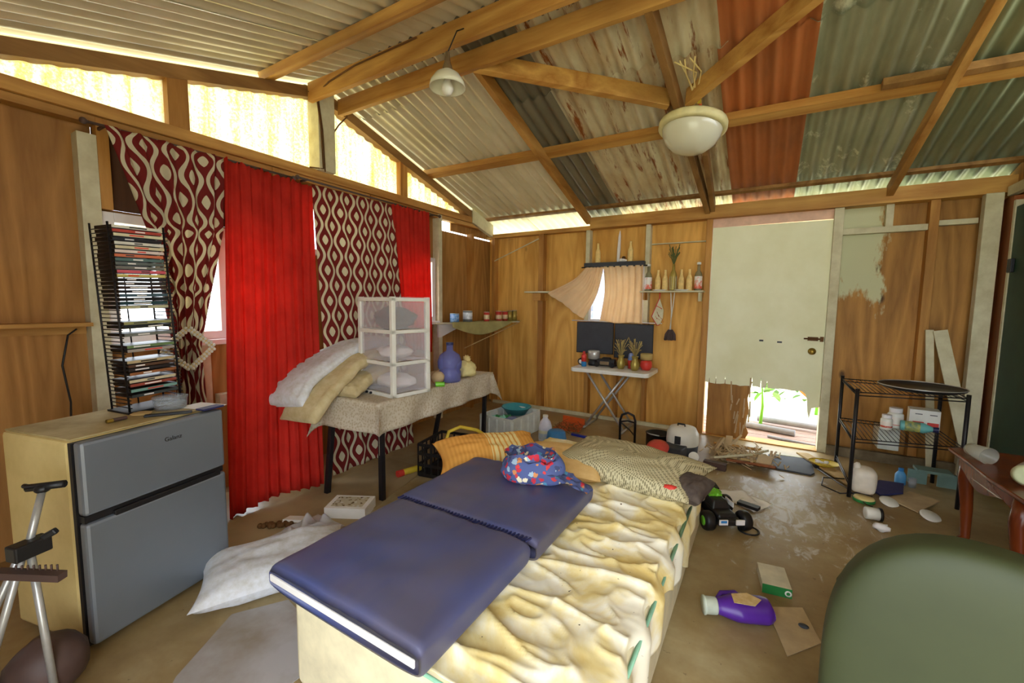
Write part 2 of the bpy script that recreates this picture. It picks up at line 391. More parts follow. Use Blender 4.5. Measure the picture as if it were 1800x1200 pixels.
# ------------------------------------------------------------------ setting: ground, floor, walls, roof
XR, YB, YN = 4.78, 4.78, -0.55
SL = .285
def RZ(y):
    return 2.425+SL*(YB-y) if y >= 2.26 else 2.425+SL*(YB-(4.52-y))
M['ground'] = plain('pale_ground', (222, 214, 186), .95, scale=1.5, c2=(196, 200, 150))
struct(B().grid(lambda u, v: (lerp(-30, 34, u), lerp(-26, 38, v), -.16), 4, 4), 'ground', 'ground')
struct(B().lo((-.14, YN, -.12), (XR+.12, YB+.12, 0)), 'floor', 'floor', origin=(0, 0, 0))
# back wall sheathing (studs stand in front of it)
W0, W1 = YB+.09, YB+.105
b = B(); b.lo((-.1, W0, 0), (1.40, W1, 2.24)); b.lo((1.40, W0, 0), (2.05, W1, 1.16)); b.lo((1.40, W0, 1.80), (2.05, W1, 2.24)); b.lo((2.05, W0, 0), (2.70, W1, 2.24))
wb = struct(b, 'wall_back', 'ply_back', origin=(0, 0, 0))
b = B(); b.lo((3.69, W0, 0), (XR+.1, W1, 2.24)); b.lo((2.70, W0, 2.2), (3.69, W1, 2.24))
struct(b, 'wall_back_right', 'ply_right', origin=(0, 0, 0))
# left wall sheathing and openings; low gap behind red curtain added for its glow
X0, X1 = -.105, -.09
b = B()
for y0, y1, z0, z1 in ((YN, .87, 0, 2.38), (.87, 1.53, 0, 1.08), (.87, 1.82, 1.85, 1.87), (1.62, 1.82, 1.87, 2.38), (1.53, 1.68, 0, .14), (1.53, 1.68, .98, 1.08), (1.68, 1.82, 0, 1.08), (1.82, 2.0, 0, 2.38),
                       (2.0, 2.55, 0, 1.74), (2.0, 2.55, 2.16, 2.38), (2.55, 3.0, 0, 2.38), (3.0, 3.68, 0, 1.15), (3.0, 3.68, 1.86, 2.38), (3.68, YB+.1, 0, 2.20), (3.68, 3.85, 2.20, 2.38), (4.02, YB+.1, 2.22, 2.38)):
    b.lo((X0, y0, z0), (X1, y1, z1))
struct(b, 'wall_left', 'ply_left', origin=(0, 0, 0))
struct(B().lo((-.088, .87, 1.87), (-.075, 1.62, 2.36)), 'wall_left_dark_panel', 'ply_dark')
# right wall, seen edge-on at the frame's right
b = B(); b.lo((XR, YN, 0), (XR+.015, YB+.1, 2.5)); struct(b, 'wall_right', 'ply_right', origin=(0, 0, 0))
struct(B().lo((XR-.05, 4.62, 0), (XR, YB, 2.19)), 'trim_1', 'brown_board', bevel=.003)
struct(B().lo((4.61, YB-.075, 0), (4.71, YB, 2.235)), 'trim_2', 'white_wood', bevel=.004)
struct(B().lo((XR-.06, 3.2, 2.2), (XR-.015, YB-.08, 2.27)), 'trim_3', 'white_wood')
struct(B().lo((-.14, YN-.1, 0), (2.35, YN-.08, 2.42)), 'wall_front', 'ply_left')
d = tag(bpy.data.objects.new('door_2', None), kind='structure'); COL.objects.link(d); d.location = (XR-.03, 4.15, 0)
B().lo((XR-.045, 3.66, .01), (XR-.012, 4.58, 2.1)).build('panel', 'green_paint', d, bevel=.004)
B().lo((XR-.05, 4.585, 0), (XR, 4.615, 2.15)).build('jamb', 'white_wood', d)
B().lo((XR-.066, 4.51, 1.62), (XR-.045, 4.57, 1.72)).build('bolt_plate', 'blackmetal', d, bevel=.004)

# back wall studs, plates and header
def stud(name, a, c, mat): return struct(B().lo(a, c), name, mat, bevel=.002)
for x0, x1, z0, z1, mt in ((0, .05, 0, 2.23, 'lum_z'), (.71, .78, 0, 2.23, 'lum_z'), (1.34, 1.39, 1.16, 2.235, 'white_wood'), (2.035, 2.085, 1.16, 2.235, 'white_wood'), (1.36, 1.41, 0, 1.15, 'lum_z'), (1.72, 1.76, 0, 1.13, 'lum_z'), (2.05, 2.09, 0, 1.15, 'lum_z'),
                       (2.645, 2.70, 0, 2.235, 'lum_z'), (4.32, 4.38, .05, 2.235, 'lum_z')):
    stud('wall_stud', (x0, YB, z0), (x1, W0, z1), mt)
stud('top_plate', (-.09, YB-.01, 2.228), (1.40, W0, 2.276), 'lum_x')
stud('header_beam', (1.40, YB-.045, 2.235), (XR, W0, 2.362), 'lum_x')
stud('noggin', (2.09, YB+.04, 2.02), (2.64, W0, 2.03), 'white_wood')
b = B(); b.lo((3.76, YB+.02, 2.0), (4.32, W0, 2.05)); b.lo((4.38, YB+.02, 2.03), (4.61, W0, 2.07)); b.lo((4.05, YB+.03, 2.05), (4.1, W0, 2.235)); struct(b, 'trim_4', 'white_wood')
stud('baseboard_back', (.05, YB-.035, 0), (2.62, YB, .04), 'white_wood')
b = B(); b.lo((3.76, YB-.045, 0), (XR-.06, YB, .085)); struct(b, 'baseboard_right', plain('dusty_sill', (132, 118, 92), .9, c2=(90, 76, 56)))
# left wall posts, plates and gable frame
XO = -.09
stud('post', (XO, .79, 0), (.0, .87, 2.25), 'white_wood')
stud('wall_stud', (XO, .872, 1.86), (-.01, .925, 2.35), 'lum_z')
stud('wall_stud', (XO, 1.28, 0), (0, 1.37, 1.06), 'white_wood')
stud('wall_stud', (XO, 1.84, 0), (0, 1.89, 2.35), 'lum_z')
stud('wall_stud', (XO, 2.75, 0), (0, 2.8, 2.35), 'lum_z')
stud('wall_stud', (XO, 3.70, 0), (0, 3.76, 2.35), 'white_wood')
stud('wall_stud', (XO, 4.34, 0), (-.01, 4.39, 2.23), 'lum_z')
stud('noggin', (XO, 1.42, .62), (-.02, 1.7, .70), 'white_wood')
struct(B().lo((XO, YN, 2.355), (.012, YB-.3, 2.425)), 'top_plate', 'lum_y', bevel=.002)
struct(B().lo((XO, YN, 2.31), (-.012, YB, 2.353)), 'top_plate', 'lum_y', bevel=.002)
b = B(); b.poly([(-.03, 4.32, 2.36), (-.03, YB, 2.24), (-.03, YB, 2.40), (-.03, 4.32, 2.52)], .05, (1, 0, 0)); struct(b, 'trim_5', 'white_wood')
def rakez(y): return RZ(y)-.055
for y0, y1 in ((1.21, 1.32), (3.13, 3.225)):
    b = B(); zc = min(rakez(y0), rakez(y1))-.02; b.lo((XO, y0, 2.425), (0, y1, zc)); struct(b, 'gable_stud', 'lum_z')
for ya, yb in ((2.30, 4.6), (2.2, YN)):
    b = B(); b.poly([(XO, ya, rakez(ya)-.085), (XO, yb, rakez(yb)-.085), (XO, yb, rakez(yb)), (XO, ya, rakez(ya))], .095, (1, 0, 0)); struct(b, 'rake_board', 'lum_old')
struct(B().lo((XO, 2.19, 2.42), (.06, 2.34, 3.07)), 'gable_post', 'white_wood', bevel=.003)
def gable_panel(y0, y1):
    n = max(6, int((y1-y0)/.0125))
    def fn(u, v):
        y = lerp(y0, y1, u); return (-.068+.012*math.sin(2*PI*y/.1), y, lerp(2.41, rakez(y)-.02, v))
    struct(B().grid(fn, n, 1), 'gable_panel', 'fibre')
for a, c in ((YN, 1.22), (1.31, 2.2), (2.33, 3.14), (3.215, 4.5)): gable_panel(a, c)
# roof: corrugated sheets over battens and rafters
ceil = tag(bpy.data.objects.new('ceiling', None), kind='structure'); COL.objects.link(ceil)
def roof_sheet(x0, x1, y0, y1, mat, dz=0., label=None):
    n = int((x1-x0)/.0125)
    def fn(u, v):
        x, y = lerp(x0, x1, u), lerp(y0, y1, v); return (x, y, RZ(y)+.012+dz+.0165*math.sin(2*PI*x/.1))
    o = B().grid(fn, n, 1).build('roof_sheet', mat, ceil); 
    if label: o['label'] = label
for x0, x1, mt, lb, dz in ((-.3, .52, 'roof_clean', 'clean grey corrugated sheet', 0), (.46, 1.34, 'roof_clean', 'clean grey corrugated sheet', .005), (1.28, 1.72, 'roof_dark', 'dark weathered corrugated sheet', 0), (1.66, 2.32, 'roof_rust', 'pale corrugated sheet with brown rust streaks', .005),
                        (2.26, 2.92, 'roof_rust', 'pale corrugated sheet with brown rust streaks', .01), (2.86, 3.38, 'roof_red', 'red-brown corrugated sheet', .004), (3.33, 4.14, 'roof_grey', 'grey-green corrugated sheet with flaking paint', .008), (4.10, 5.2, 'roof_green', 'dark grey-green corrugated sheet', .0)):
    ym = 2.72 if x0 < .4 else 2.5 if x0 < 1 else 3.0
    roof_sheet(x0, x1, ym, 5.35, mt, dz, lb)
    roof_sheet(x0+.02, x1, 2.27, ym+.2, mt, dz+.014, lb)
for i in range(6): roof_sheet(-.3+i*.92, .68+i*.92, 2.24, -.75, 'roof_clean', (i % 2)*.006)
b = B(); b.poly([(-.3, 2.06, RZ(2.06)+.045), (-.3, 2.26, RZ(2.26)+.04), (-.3, 2.46, RZ(2.46)+.045), (-.3, 2.26, RZ(2.26)+.05)], 5.5, (1, 0, 0)); b.build('ridge_cap', 'roof_dark', ceil)
struct(B().lo((.02, 2.13, RZ(2.2)-.20), (XR, 2.17, RZ(2.2)-.06)), 'ridge_board', 'lum_x', bevel=.002)
struct(B().lo((.02, 2.40, RZ(2.42)-.175), (XR, 2.44, RZ(2.42)-.05)), 'ridge_board', 'lum_x', bevel=.002)
def along(x0, y0, x1, y1, off, w, h, name, mat):
    a = Vector((x0, y0, RZ(y0)+off)); c = Vector((x1, y1, RZ(y1)+off)); up = Vector((0, SL, 1)) if y1 > 2.2 else Vector((0, -SL, 1))
    struct(B().beam(a, c, w, h, up), name, mat, bevel=.002)
for x, mt in ((1.39, 'lum_y'), (4.06, 'lum_y')): along(x+.02, 2.44, x-.01, 4.75, -.10, .045, .095, 'rafter', mt)
along(2.575, 2.44, 2.655, 4.72, -.115, .045, .11, 'rafter', 'lum_old'); along(2.72, 3.8, 2.70, 4.73, -.10, .04, .1, 'rafter', 'lum_old')
for x in (2.6, 4.1): along(x, 2.13, x, YN, -.10, .045, .095, 'rafter', 'lum_y')
along(-.05, 3.55, XR, 3.64, -.032, .09, .06, 'purlin', 'lum_x')
along(3.75, 3.53, XR, 3.56, -.045, .05, .05, 'purlin', 'lum_old')
along(-.05, 1.83, XR, 1.83, -.03, .08, .055, 'purlin', 'lum_x')
along(-.05, .4, XR, .4, -.03, .08, .055, 'purlin', 'lum_x')
along(-.1, 4.64, XR, 4.64, -.018, .05, .03, 'purlin', 'lum_old')
along(1.42, 2.44, 2.55, 3.17, -.105, .045, .13, 'wind_brace', 'lum_x')
along(2.67, 3.20, 3.62, 2.47, -.105, .045, .13, 'wind_brace', 'lum_x')

# windows
def window(name, y0, y1, z0, z1, fr=.05, mull=None):
    wn = tag(bpy.data.objects.new(name, None), kind='structure'); COL.objects.link(wn); wn.location = (-.06, (y0+y1)/2, z0)
    b = B(); xa, xb = -.115, -.035
    b.lo((xa, y0, z0), (xb, y0+fr, z1)); b.lo((xa, y1-fr, z0), (xb, y1, z1)); b.lo((xa, y0+fr, z0), (xb, y1-fr, z0+fr)); b.lo((xa, y0+fr, z1-fr), (xb, y1-fr, z1))
    if mull: b.lo((xa+.02, mull-.03, z0+fr), (xb, mull+.03, z1-fr))
    b.build('window_frame', 'white_trim', wn, bevel=.003)
    B().lo((-.09, y0+fr, z0+fr), (-.086, y1-fr, z1-fr)).build('pane', 'pane', wn)
    return wn
w1 = window('window_1', .875, 1.82, 1.09, 1.85, .055, 1.49)
B().lo((-.09, .875, 1.055), (.025, 1.66, 1.09)).build('window_sill', 'white_trim', w1, bevel=.004)
window('window_2', 2.0, 2.55, 1.74, 2.16); w3 = window('window_3', 3.0, 3.68, 1.15, 1.86)
B().lo((-.09, 2.98, 1.115), (.02, 3.70, 1.15)).build('window_sill', 'white_trim', w3, bevel=.004)
w4 = tag(bpy.data.objects.new('window_4', None), kind='structure'); COL.objects.link(w4); w4.location = (1.72, YB, 1.16)
b = B(); b.lo((1.39, YB+.01, 1.16), (2.05, YB+.1, 1.185)); b.lo((1.39, YB+.01, 1.785), (2.05, YB+.1, 1.81)); b.lo((1.39, YB+.01, 1.185), (1.42, YB+.1, 1.785)); b.lo((2.01, YB+.01, 1.185), (2.035, YB+.1, 1.785)); b.build('window_frame', 'white_trim', w4)
M['louver'] = clear('louver_glass', (224, 230, 246), .1, .3, .25)
for i in range(7): B().box((1.715, YB+.055, 1.235+i*.088), (.59, .006, .10), R=Matrix.Rotation(-.6, 3, 'X')).build('louver_blade', 'louver', w4)

# the battered door
d1 = tag(bpy.data.objects.new('door_1', None), kind='structure'); COL.objects.link(d1); d1.location = (3.2, YB+.03, 0)
rng = random.Random(3)
pts = [(2.703, YB+.02, 2.147), (2.703, YB+.02, .56)]
x = 2.705
while x < 3.52:
    x += rng.uniform(.02, .07); z = .553+rng.uniform(-.006, .006); pts.append((x, YB+.02, z))
    if rng.random() < .55: pts += [(x+.004, YB+.02, z+rng.uniform(.03, .11)), (x+.009, YB+.02, z)]; x += .01
pts += [(3.575, YB+.02, .53), (3.59, YB+.02, .48), (3.6, YB+.02, .36), (3.615, YB+.02, .30), (3.63, YB+.02, .40), (3.689, YB+.02, .42), (3.689, YB+.02, 2.14)]
B().poly(pts, .028, (0, 1, 0)).build('panel', 'door', d1)
pts = [(2.73, YB+.035, .01), (3.10, YB+.035, .01), (3.125, YB+.035, .07), (3.09, YB+.035, .16), (3.12, YB+.035, .3), (3.10, YB+.035, .42), (3.135, YB+.035, .6), (2.73, YB+.035, .6)]
o = B().poly(pts, .012, (0, 1, 0)).build('backing_sheet', 'ply_right', d1); o['label'] = 'torn brown lower sheet of the door'
b = B()
for i in range(16):
    x = rng.uniform(2.95, 3.14); z = rng.uniform(.03, .45); b.beam((x, YB+.015, z), (x+rng.uniform(-.03, .03), YB+.01, z+rng.uniform(.06, .2)), .012, .004, (0, 1, 0))
b.build('splinters', 'card', d1)
b = B(); b.lathe([(0, 0), (.03, 0), (.032, .006), (.02, .01), (.012, .03), (.024, .04), (.027, .055), (.02, .066), (0, .068)], (3.60, YB+.02, .94), 20, (0, -1, 0)); b.build('door_knob', 'brass', d1)
b = B(); b.lo((3.56, YB+.005, 1.04), (3.64, YB+.02, 1.075)); b.tube([(3.53, YB, 1.058), (3.68, YB, 1.058)], .007); b.lo((3.655, YB-.008, 1.035), (3.68, YB+.015, 1.08)); b.build('bolt', 'rust', d1)
b = B(); b.lo((3.32, YB+.014, 1.005), (3.36, YB+.021, 1.02)); b.lo((3.17, YB+.014, 1.012), (3.205, YB+.021, 1.028)); b.build('old_latch_holes', 'black', d1)
struct(B().lo((3.69, YB-.01, 0), (3.76, W1, 2.235)), 'trim_6', 'white_wood', bevel=.003)
struct(B().lo((2.70, YB+.03, 2.15), (3.69, W1, 2.235)), 'trim_7', plain('pink_primer_board', (238, 196, 170), .7))
struct(B().lo((2.70, YB-.02, -.01), (3.69, W1+.03, .012)), 'threshold', 'lum_x')

# outside: porch boards, stacked wood, a leafy plant and bushes
for i in range(6): struct(B().lo((1.9, 4.93+i*.15, -.07), (4.9, 5.07+i*.15, -.035)), 'porch_board', plain('sunbleached_board', (150, 124, 110), .8, c2=(128, 104, 92)) if i == 0 else bpy.data.materials['sunbleached_board'])
t = thing('timber', 'weathered timber leaning outside the broken door', 'timber'); t.location = (3.6, 6.0, -.03)
B().beam((3.25, 6.1, .75), (4.1, 5.95, -.02), .05, .11).build('board', 'lum_x', t)
B().beam((3.22, 6.09, .80), (4.07, 5.94, .03), .04, .015).build('painted_edge', 'white_wood', t)
for i, (p, q, lb) in enumerate((((2.9, 5.5, .0), (3.55, 5.35, .0), 'pale log lying outside across the door hole'), ((3.2, 5.75, .02), (3.8, 5.62, .03), 'second pale log behind the log at the door hole'), ((3.3, 5.15, -.02), (3.75, 5.02, -.02), 'white offcut plank on the porch boards'))):
    b = B(); b.tube([p, lerp(Vector(p), Vector(q), .5), q], .035 if i < 2 else .014, 10); tag(b.build('log' if i < 2 else 'offcut', plain('silvered_log', (140, 140, 142), .8) if i == 0 else bpy.data.materials['silvered_log']), lb, 'log' if i < 2 else 'plank')
def leafy(name, c, r, n, size, mat, label, cat, seed, stem=True):
    rg = random.Random(seed); t = thing(name, label, cat, (c[0], c[1], -.16)); b = B()
    for i in range(n):
        a = rg.uniform(0, 2*PI); e = rg.uniform(-.6, 1.2); rr = r*rg.uniform(.4, 1); p = Vector(c)+Vector((math.cos(a)*math.cos(e)*rr, math.sin(a)*math.cos(e)*rr, math.sin(e)*rr*1.1))
        R = Matrix.Rotation(rg.uniform(0, 6), 3, 'Z')@Matrix.Rotation(rg.uniform(-1, 1), 3, 'X'); s = size*rg.uniform(.6, 1.2)
        vs = [p+R@Vector(q) for q in ((0, 0, 0), (s*.3, s*.35, s*.05), (s*.22, s*.8, 0), (0, s*1.15, -s*.12), (-s*.22, s*.8, 0), (-s*.3, s*.35, s*.05))]
        b.add(vs, [(0, 1, 2, 5), (5, 2, 4), (2, 3, 4)], True)
    b.build('foliage', mat, t)
    b = B(); b.tube([(c[0], c[1], -.16), (c[0]+.02, c[1], c[2]*.5), (c[0], c[1], c[2]+r*.5)], [.02, .014, .006], 6); b.build('stem', 'leaf', t)
leafy('leafy_plant', (3.22, 5.6, .40), .15, 16, .17, 'leaf', 'bright green broad-leaved plant growing outside the door hole', 'plant', 4)
leafy('bush', (3.9, 7.2, .5), .7, 700, .11, plain('bush_leaf', (96, 130, 66), .8), 'green bush in the yard beyond the broken door', 'bush', 6)
leafy('bush', (2.6, 8.2, .7), .9, 700, .13, plain('pale_bush_leaf', (120, 144, 84), .8), 'paler bush further back in the yard beyond the door', 'bush', 8)
# ------------------------------------------------------------------ large objects
def place(t, loc, rz=0., rx=0., ry=0.):
    t.location = loc; t.rotation_euler = (rx, ry, rz); return t
# refrigerator
t = thing('refrigerator', 'two-door silver refrigerator with cream side standing by the left wall', 'refrigerator')
B().lo((-.24, -.275, .02), (.182, .275, .826)).build('body', 'cream', t, bevel=.018)
B().lo((-.232, -.265, .824), (.175, .265, .832)).build('top_cover', 'dusty_top', t, bevel=.003)
B().lo((.182, -.275, .02), (.2, .275, .822)).build('door_gasket', 'black', t)
for nm, z0, z1 in (('freezer_door', .545, .826), ('fridge_door', .035, .515)):
    dd = B().lo((.2, -.272, z0), (.245, .275, z1)).build(nm, 'steel', t, bevel=.012)
    if nm == 'freezer_door':
        cu = bpy.data.curves.new('logo', 'FONT'); cu.body = 'Galanz'; cu.size = .026; cu.extrude = .0006; cu.align_x = 'CENTER'
        tmp = bpy.data.objects.new('tmp', cu); COL.objects.link(tmp); bpy.context.view_layer.update(); lm = bpy.data.meshes.new_from_object(tmp.evaluated_get(bpy.context.evaluated_depsgraph_get())); bpy.data.objects.remove(tmp); lm.materials.clear(); lm.materials.append(M['black']); lg = bpy.data.objects.new('logo', lm); COL.objects.link(lg); lg.parent = dd; lg.location = (.2458, .045, .745); lg.rotation_euler = (PI/2, 0, PI/2)
B().lo((.2, -.268, .517), (.232, .27, .543)).build('handle_recess', 'black', t)
b = B(); b.lo((.2, -.18, .503), (.243, .25, .53)); b.build('handle', 'black', t, bevel=.004)
[B().cyl((x, y, 0), .018, .025, 10).build('foot', 'black', t) for x in (-.2, .16) for y in (-.23, .23)]
place(t, (.788, .672, 0), math.radians(13.5))

# curtains
def curtain(name, label, L, R, n, amp, mat, cw, group=None, seed=0, nv=40, rag=0.):
    # L, R: lists of (v, x, y, z) for the left and right edge from top to hem
    def at(E, v):
        for a, c in zip(E, E[1:]):
            if v <= c[0]: f = (v-a[0])/(c[0]-a[0]); f = f if len(E) == 2 else smooth(f)*.5+f*.5; return Vector([lerp(a[i], c[i], f) for i in (1, 2, 3)])
        return Vector(E[-1][1:])
    H = (at(L, 0)-at(L, 1)).length
    def fn(u, v):
        p, q = at(L, v), at(R, v); w = (q-p).length; d = (q-p).normalized(); nrm = Vector((d.y, -d.x, 0))
        ph = 2*PI*n*u+1.2*nz((u*3, v*1.2, seed), 1.)*2; a = amp*(.55+.45*v)
        k = math.sin(ph)+.35*math.sin(2.3*ph+seed)
        pos = p.lerp(q, u)+nrm*a*k+d*(.25*a*math.cos(ph))
        if rag: pos.z += rag*nz((u*24, seed, v), 1.)*(1 if v < .02 else 0)+(.02*math.sin(u*6+seed) if v > .97 else 0)
        return pos
    o = B().grid(fn, int(n*12), nv, lambda u, v: (u*cw, (1-v)*H)).build(name, mat, solid=.0015)
    return tag(o, label, 'curtain', group)
def rod(y0, y1, z, label, seed=0):
    t = thing('curtain_rod', label, 'curtain rod', (.085, y0, z)); b = B(); b.tube([(.085, y0, z), (.085, y1, z)], .008); b.build('pole', 'brownrail', t)
    for y in (y0, y1): B().blob((.085, y, z), .017).build('finial', 'brownrail', t)
    for y in (y0+.08, y1-.08): B().beam((.0, y, z), (.09, y, z), .01, .015).build('bracket', 'brownrail', t)
rod(.80, 1.95, 2.285, 'dark curtain rod at the left with a tied-back patterned curtain')
rod(1.98, 3.62, 2.30, 'dark curtain rod further along the left wall nearer the corner')
curtain('curtain', 'maroon and cream wave-print curtain tied back with a pearl clip beside the fridge', [(0, .11, .87, 2.285), (.3, .11, 1.03, 1.77), (.55, .14, 1.075, 1.40), (.74, .15, 1.10, 1.07), (1, .14, 1.09, .5)], [(0, .11, 1.46, 2.285), (.3, .12, 1.42, 1.80), (.55, .15, 1.32, 1.40), (.74, .155, 1.25, 1.07), (1, .15, 1.27, .5)], 5, .03, 'ogee', .62, seed=2)
curtain('curtain', 'long red curtain hanging to the floor beside the fridge', [(0, .11, 1.455, 2.28), (1, .42, 1.24, .02)], [(0, .11, 2.08, 2.25), (1, .46, 1.87, .02)], 9, .022, 'redcurtain', .9, 'red curtains', 5, 30, .03)
curtain('curtain', 'maroon and cream wave-print curtain hanging straight behind the plastic drawers', [(0, .10, 2.085, 2.27), (1, .44, 1.96, .03)], [(0, .10, 2.93, 2.28), (1, .42, 2.85, .03)], 4, .012, 'ogee', .86, seed=9)
curtain('curtain', 'short red curtain hanging above the plastic drawers at the far window', [(0, .11, 2.90, 2.285), (1, .16, 2.95, .85)], [(0, .11, 3.42, 2.30), (1, .16, 3.40, .85)], 8, .016, 'redcurtain', .6, 'red curtains', 11, 24, .03)
t = thing('curtain_clip', 'diamond-shaped pearl tie-back clip on the patterned curtain', 'tie-back', (.21, 1.18, 1.06)); b = B(); b2 = B()
cs = [Vector((.215, 1.165, 1.06))+Vector((0, math.sin(a)*.135, math.cos(a)*.125)) for a in (0, PI/2, PI, 3*PI/2)]
for i in range(4):
    p, q = cs[i], cs[(i+1) % 4]; b2.beam(p-Vector((.008, 0, 0)), q-Vector((.008, 0, 0)), .03, .01, (1, 0, 0))
    d = (q-p).normalized(); s_ = Vector((0, -d.z, d.y))*.0095
    for j in range(9):
        for sg in (-1, 1): b.blob(p.lerp(q, (j+.5)/9)+s_*sg, .0092, n=8, m=6)
b2.build('frame', 'cream', t); b.build('pearls', 'white_plastic', t)

# long table with cloth
t = thing('table', 'long black-legged table under a lace cloth along the left wall', 'table')
B().lo((-.245, -.742, .655), (.245, .742, .68)).build('tabletop', 'brown_board', t)
for sx, sy, ox, oy in ((1, -1, 0, 0), (-1, -1, .03, -.10), (1, 1, -.03, .02), (-1, 1, .05, -.3)):
    b = B(); b.beam((sx*.225, sy*.70, .655), (sx*.225+ox, sy*.70+oy, 0), .035, .035, (0, 1, 0)); b.build('leg', 'blackmetal', t, bevel=.004)
place(t, (.741, 2.605, 0), math.radians(4.6))
def cloth_pt(u, v, a, c, mg, z):
    x, y = (2*u-1)*(a+mg), (2*v-1)*(c+mg); du, dv = max(abs(x)-a, 0), max(abs(y)-c, 0); sx, sy = math.copysign(1, x), math.copysign(1, y)
    dz = math.hypot(du, dv); X = sx*min(abs(x), a); Y = sy*min(abs(y), c)
    wav = .018*math.sin(y*17+x*9)+.012*nz((x*5, y*5, 0), 1.)
    if du > 0 and dv > 0: X += sx*(.02+.35*min(du, dv)); Y += sy*(.02+.35*min(du, dv)); dz *= 1.05
    elif du > 0: X += sx*(.008+wav*min(1, dz*8)*.6+.06*dz)
    elif dv > 0: Y += sy*(.008+wav*min(1, dz*8)*.6+.06*dz)
    return (X, Y, z-dz*.96+.003*nz((x*8, y*8, 3), 1.))
ct = B(); ct.grid(lambda u, v: cloth_pt(u, v, .252, .75, .215, .688), 48, 110)
o = ct.build('tablecloth', 'lace', origin=(0, 0, 0), solid=.002); tag(o, 'dusty cream lace cloth draped over the long table', 'tablecloth'); place(o, (.741, 2.605, 0), math.radians(4.6))

# blankets heaped on the near end of the table
def slab(path, wdir, w, th, name, mat, label, cat, seed=0, group=None, puff=1.):
    P = [Vector(p) for p in path]
    def at(t):
        x = t*(len(P)-1); i = min(int(x), len(P)-2); f = x-i
        p0, p1, p2, p3 = P[max(i-1, 0)], P[i], P[i+1], P[min(i+2, len(P)-1)]
        return .5*((2*p1)+(p2-p0)*f+(2*p0-5*p1+4*p2-p3)*f*f+(3*p1-p0-3*p2+p3)*f**3)
    W = Vector(wdir).normalized()
    def fn(u, v):
        p = at(u); tt = (at(min(u+.01, 1))-at(max(u-.01, 0))).normalized(); up = W.cross(tt).normalized()
        if up.z < 0: up = -up
        a = 2*PI*v; ca, sa = math.cos(a), math.sin(a); e = min(1, (min(u, 1-u)*len(P)*2.2)**.5)
        cx = math.copysign(abs(ca)**.55, ca); cz = math.copysign(abs(sa)**.8, sa)
        k = 1+.22*nz((u*3.2, cx*1.6, sa+seed), 1.3, seed); rip = .010*nz((u*9, cx*5, seed), 1.)
        return p+W*(cx*w/2*(1+.12*nz((u*4, seed, 0), 1.)))+up*(cz*th/2*k*e+rip)
    b = B(); b.grid(fn, 46, 40); o = b.build(name, mat); return tag(o, label, cat, group)
slab([(.44, 2.42, 1.03), (.43, 2.15, 1.0), (.42, 1.9, .90), (.42, 1.70, .78), (.45, 1.60, .64)], (1, .1, .1), .36, .10, 'quilt', 'white_sheet', 'white quilt folded on top of the heap of blankets on the table', 'quilt', 3)
slab([(.52, 2.38, .94), (.54, 2.1, .92), (.56, 1.90, .82), (.57, 1.74, .70), (.58, 1.60, .56)], (1, .05, .05), .36, .11, 'blanket', 'tan_quilt', 'tan blanket spilling over the table end below the white quilt', 'blanket', 7)
slab([(.58, 2.30, .83), (.62, 2.1, .80), (.66, 1.95, .75), (.68, 1.86, .72)], (1, .1, 0), .30, .10, 'blanket', 'tan_quilt', 'lowest rolled tan blanket against the plastic drawers', 'blanket', 12)
# plastic drawer tower
t = thing('drawer_tower', 'white plastic three-drawer tower with frosted drawers on the lace-covered table', 'storage drawers')
wx, wy, hh = .42, .335, .705; b = B(); pw = .032
for x in (-wx/2, wx/2-pw):
    for y in (-wy/2, wy/2-pw): b.lo((x, y, .0), (x+pw, y+pw, hh))
for z in (.012, .235, .46, .685):
    b.lo((-wx/2, -wy/2, z-.012), (wx/2, -wy/2+.02, z+.014)); b.lo((-wx/2, wy/2-.02, z-.012), (wx/2, wy/2, z+.014)); b.lo((-wx/2, -wy/2, z-.012), (-wx/2+.02, wy/2, z+.014)); b.lo((wx/2-.02, -wy/2, z-.012), (wx/2, wy/2, z+.014))
b.build('frame', 'white_plastic', t, bevel=.003)
B().lo((-wx/2+.003, -wy/2+.003, .692), (wx/2-.003, wy/2-.003, .705)).build('top_panel', 'frost', t)
for i, z in enumerate((.03, .255, .48)):
    b = B(); x0, x1, y0, y1, z1 = -wx/2+.012, wx/2-.012, -wy/2+.012, wy/2-.012, z+.19
    b.lo((x0, y0, z), (x1, y1, z+.004)); b.lo((x0, y0, z), (x0+.003, y1, z1)); b.lo((x1-.003, y0, z), (x1, y1, z1)); b.lo((x0, y0, z), (x1, y0+.003, z1)); b.lo((x0, y1-.003, z), (x1, y1, z1))
    dr = b.build('drawer', 'frost', t)
[B().cyl((x, -.16, .009), .009, .02, 10, axis=(0, -1, 0)).build('castor', 'black', t) for x in (-.10, -.05)]
place(t, (.846, 2.218, .688), math.radians(-7.5))
for i, (z, mt, sc, lb) in enumerate(((1.235, 'dark_panel', (.17, .13, .085), 'dark grey cloth inside the top frosted drawer'), (.99, 'paper', (.14, .11, .045), 'white cloth inside the middle frosted drawer'), (.775, 'paper', (.16, .12, .055), 'pale cloth inside the bottom frosted drawer'))):
    tag(B().blob((.85, 2.22, z), 1, sc, .25, 2.5, 20, 12, i).build('cloth_bundle', mt), lb, 'cloth')

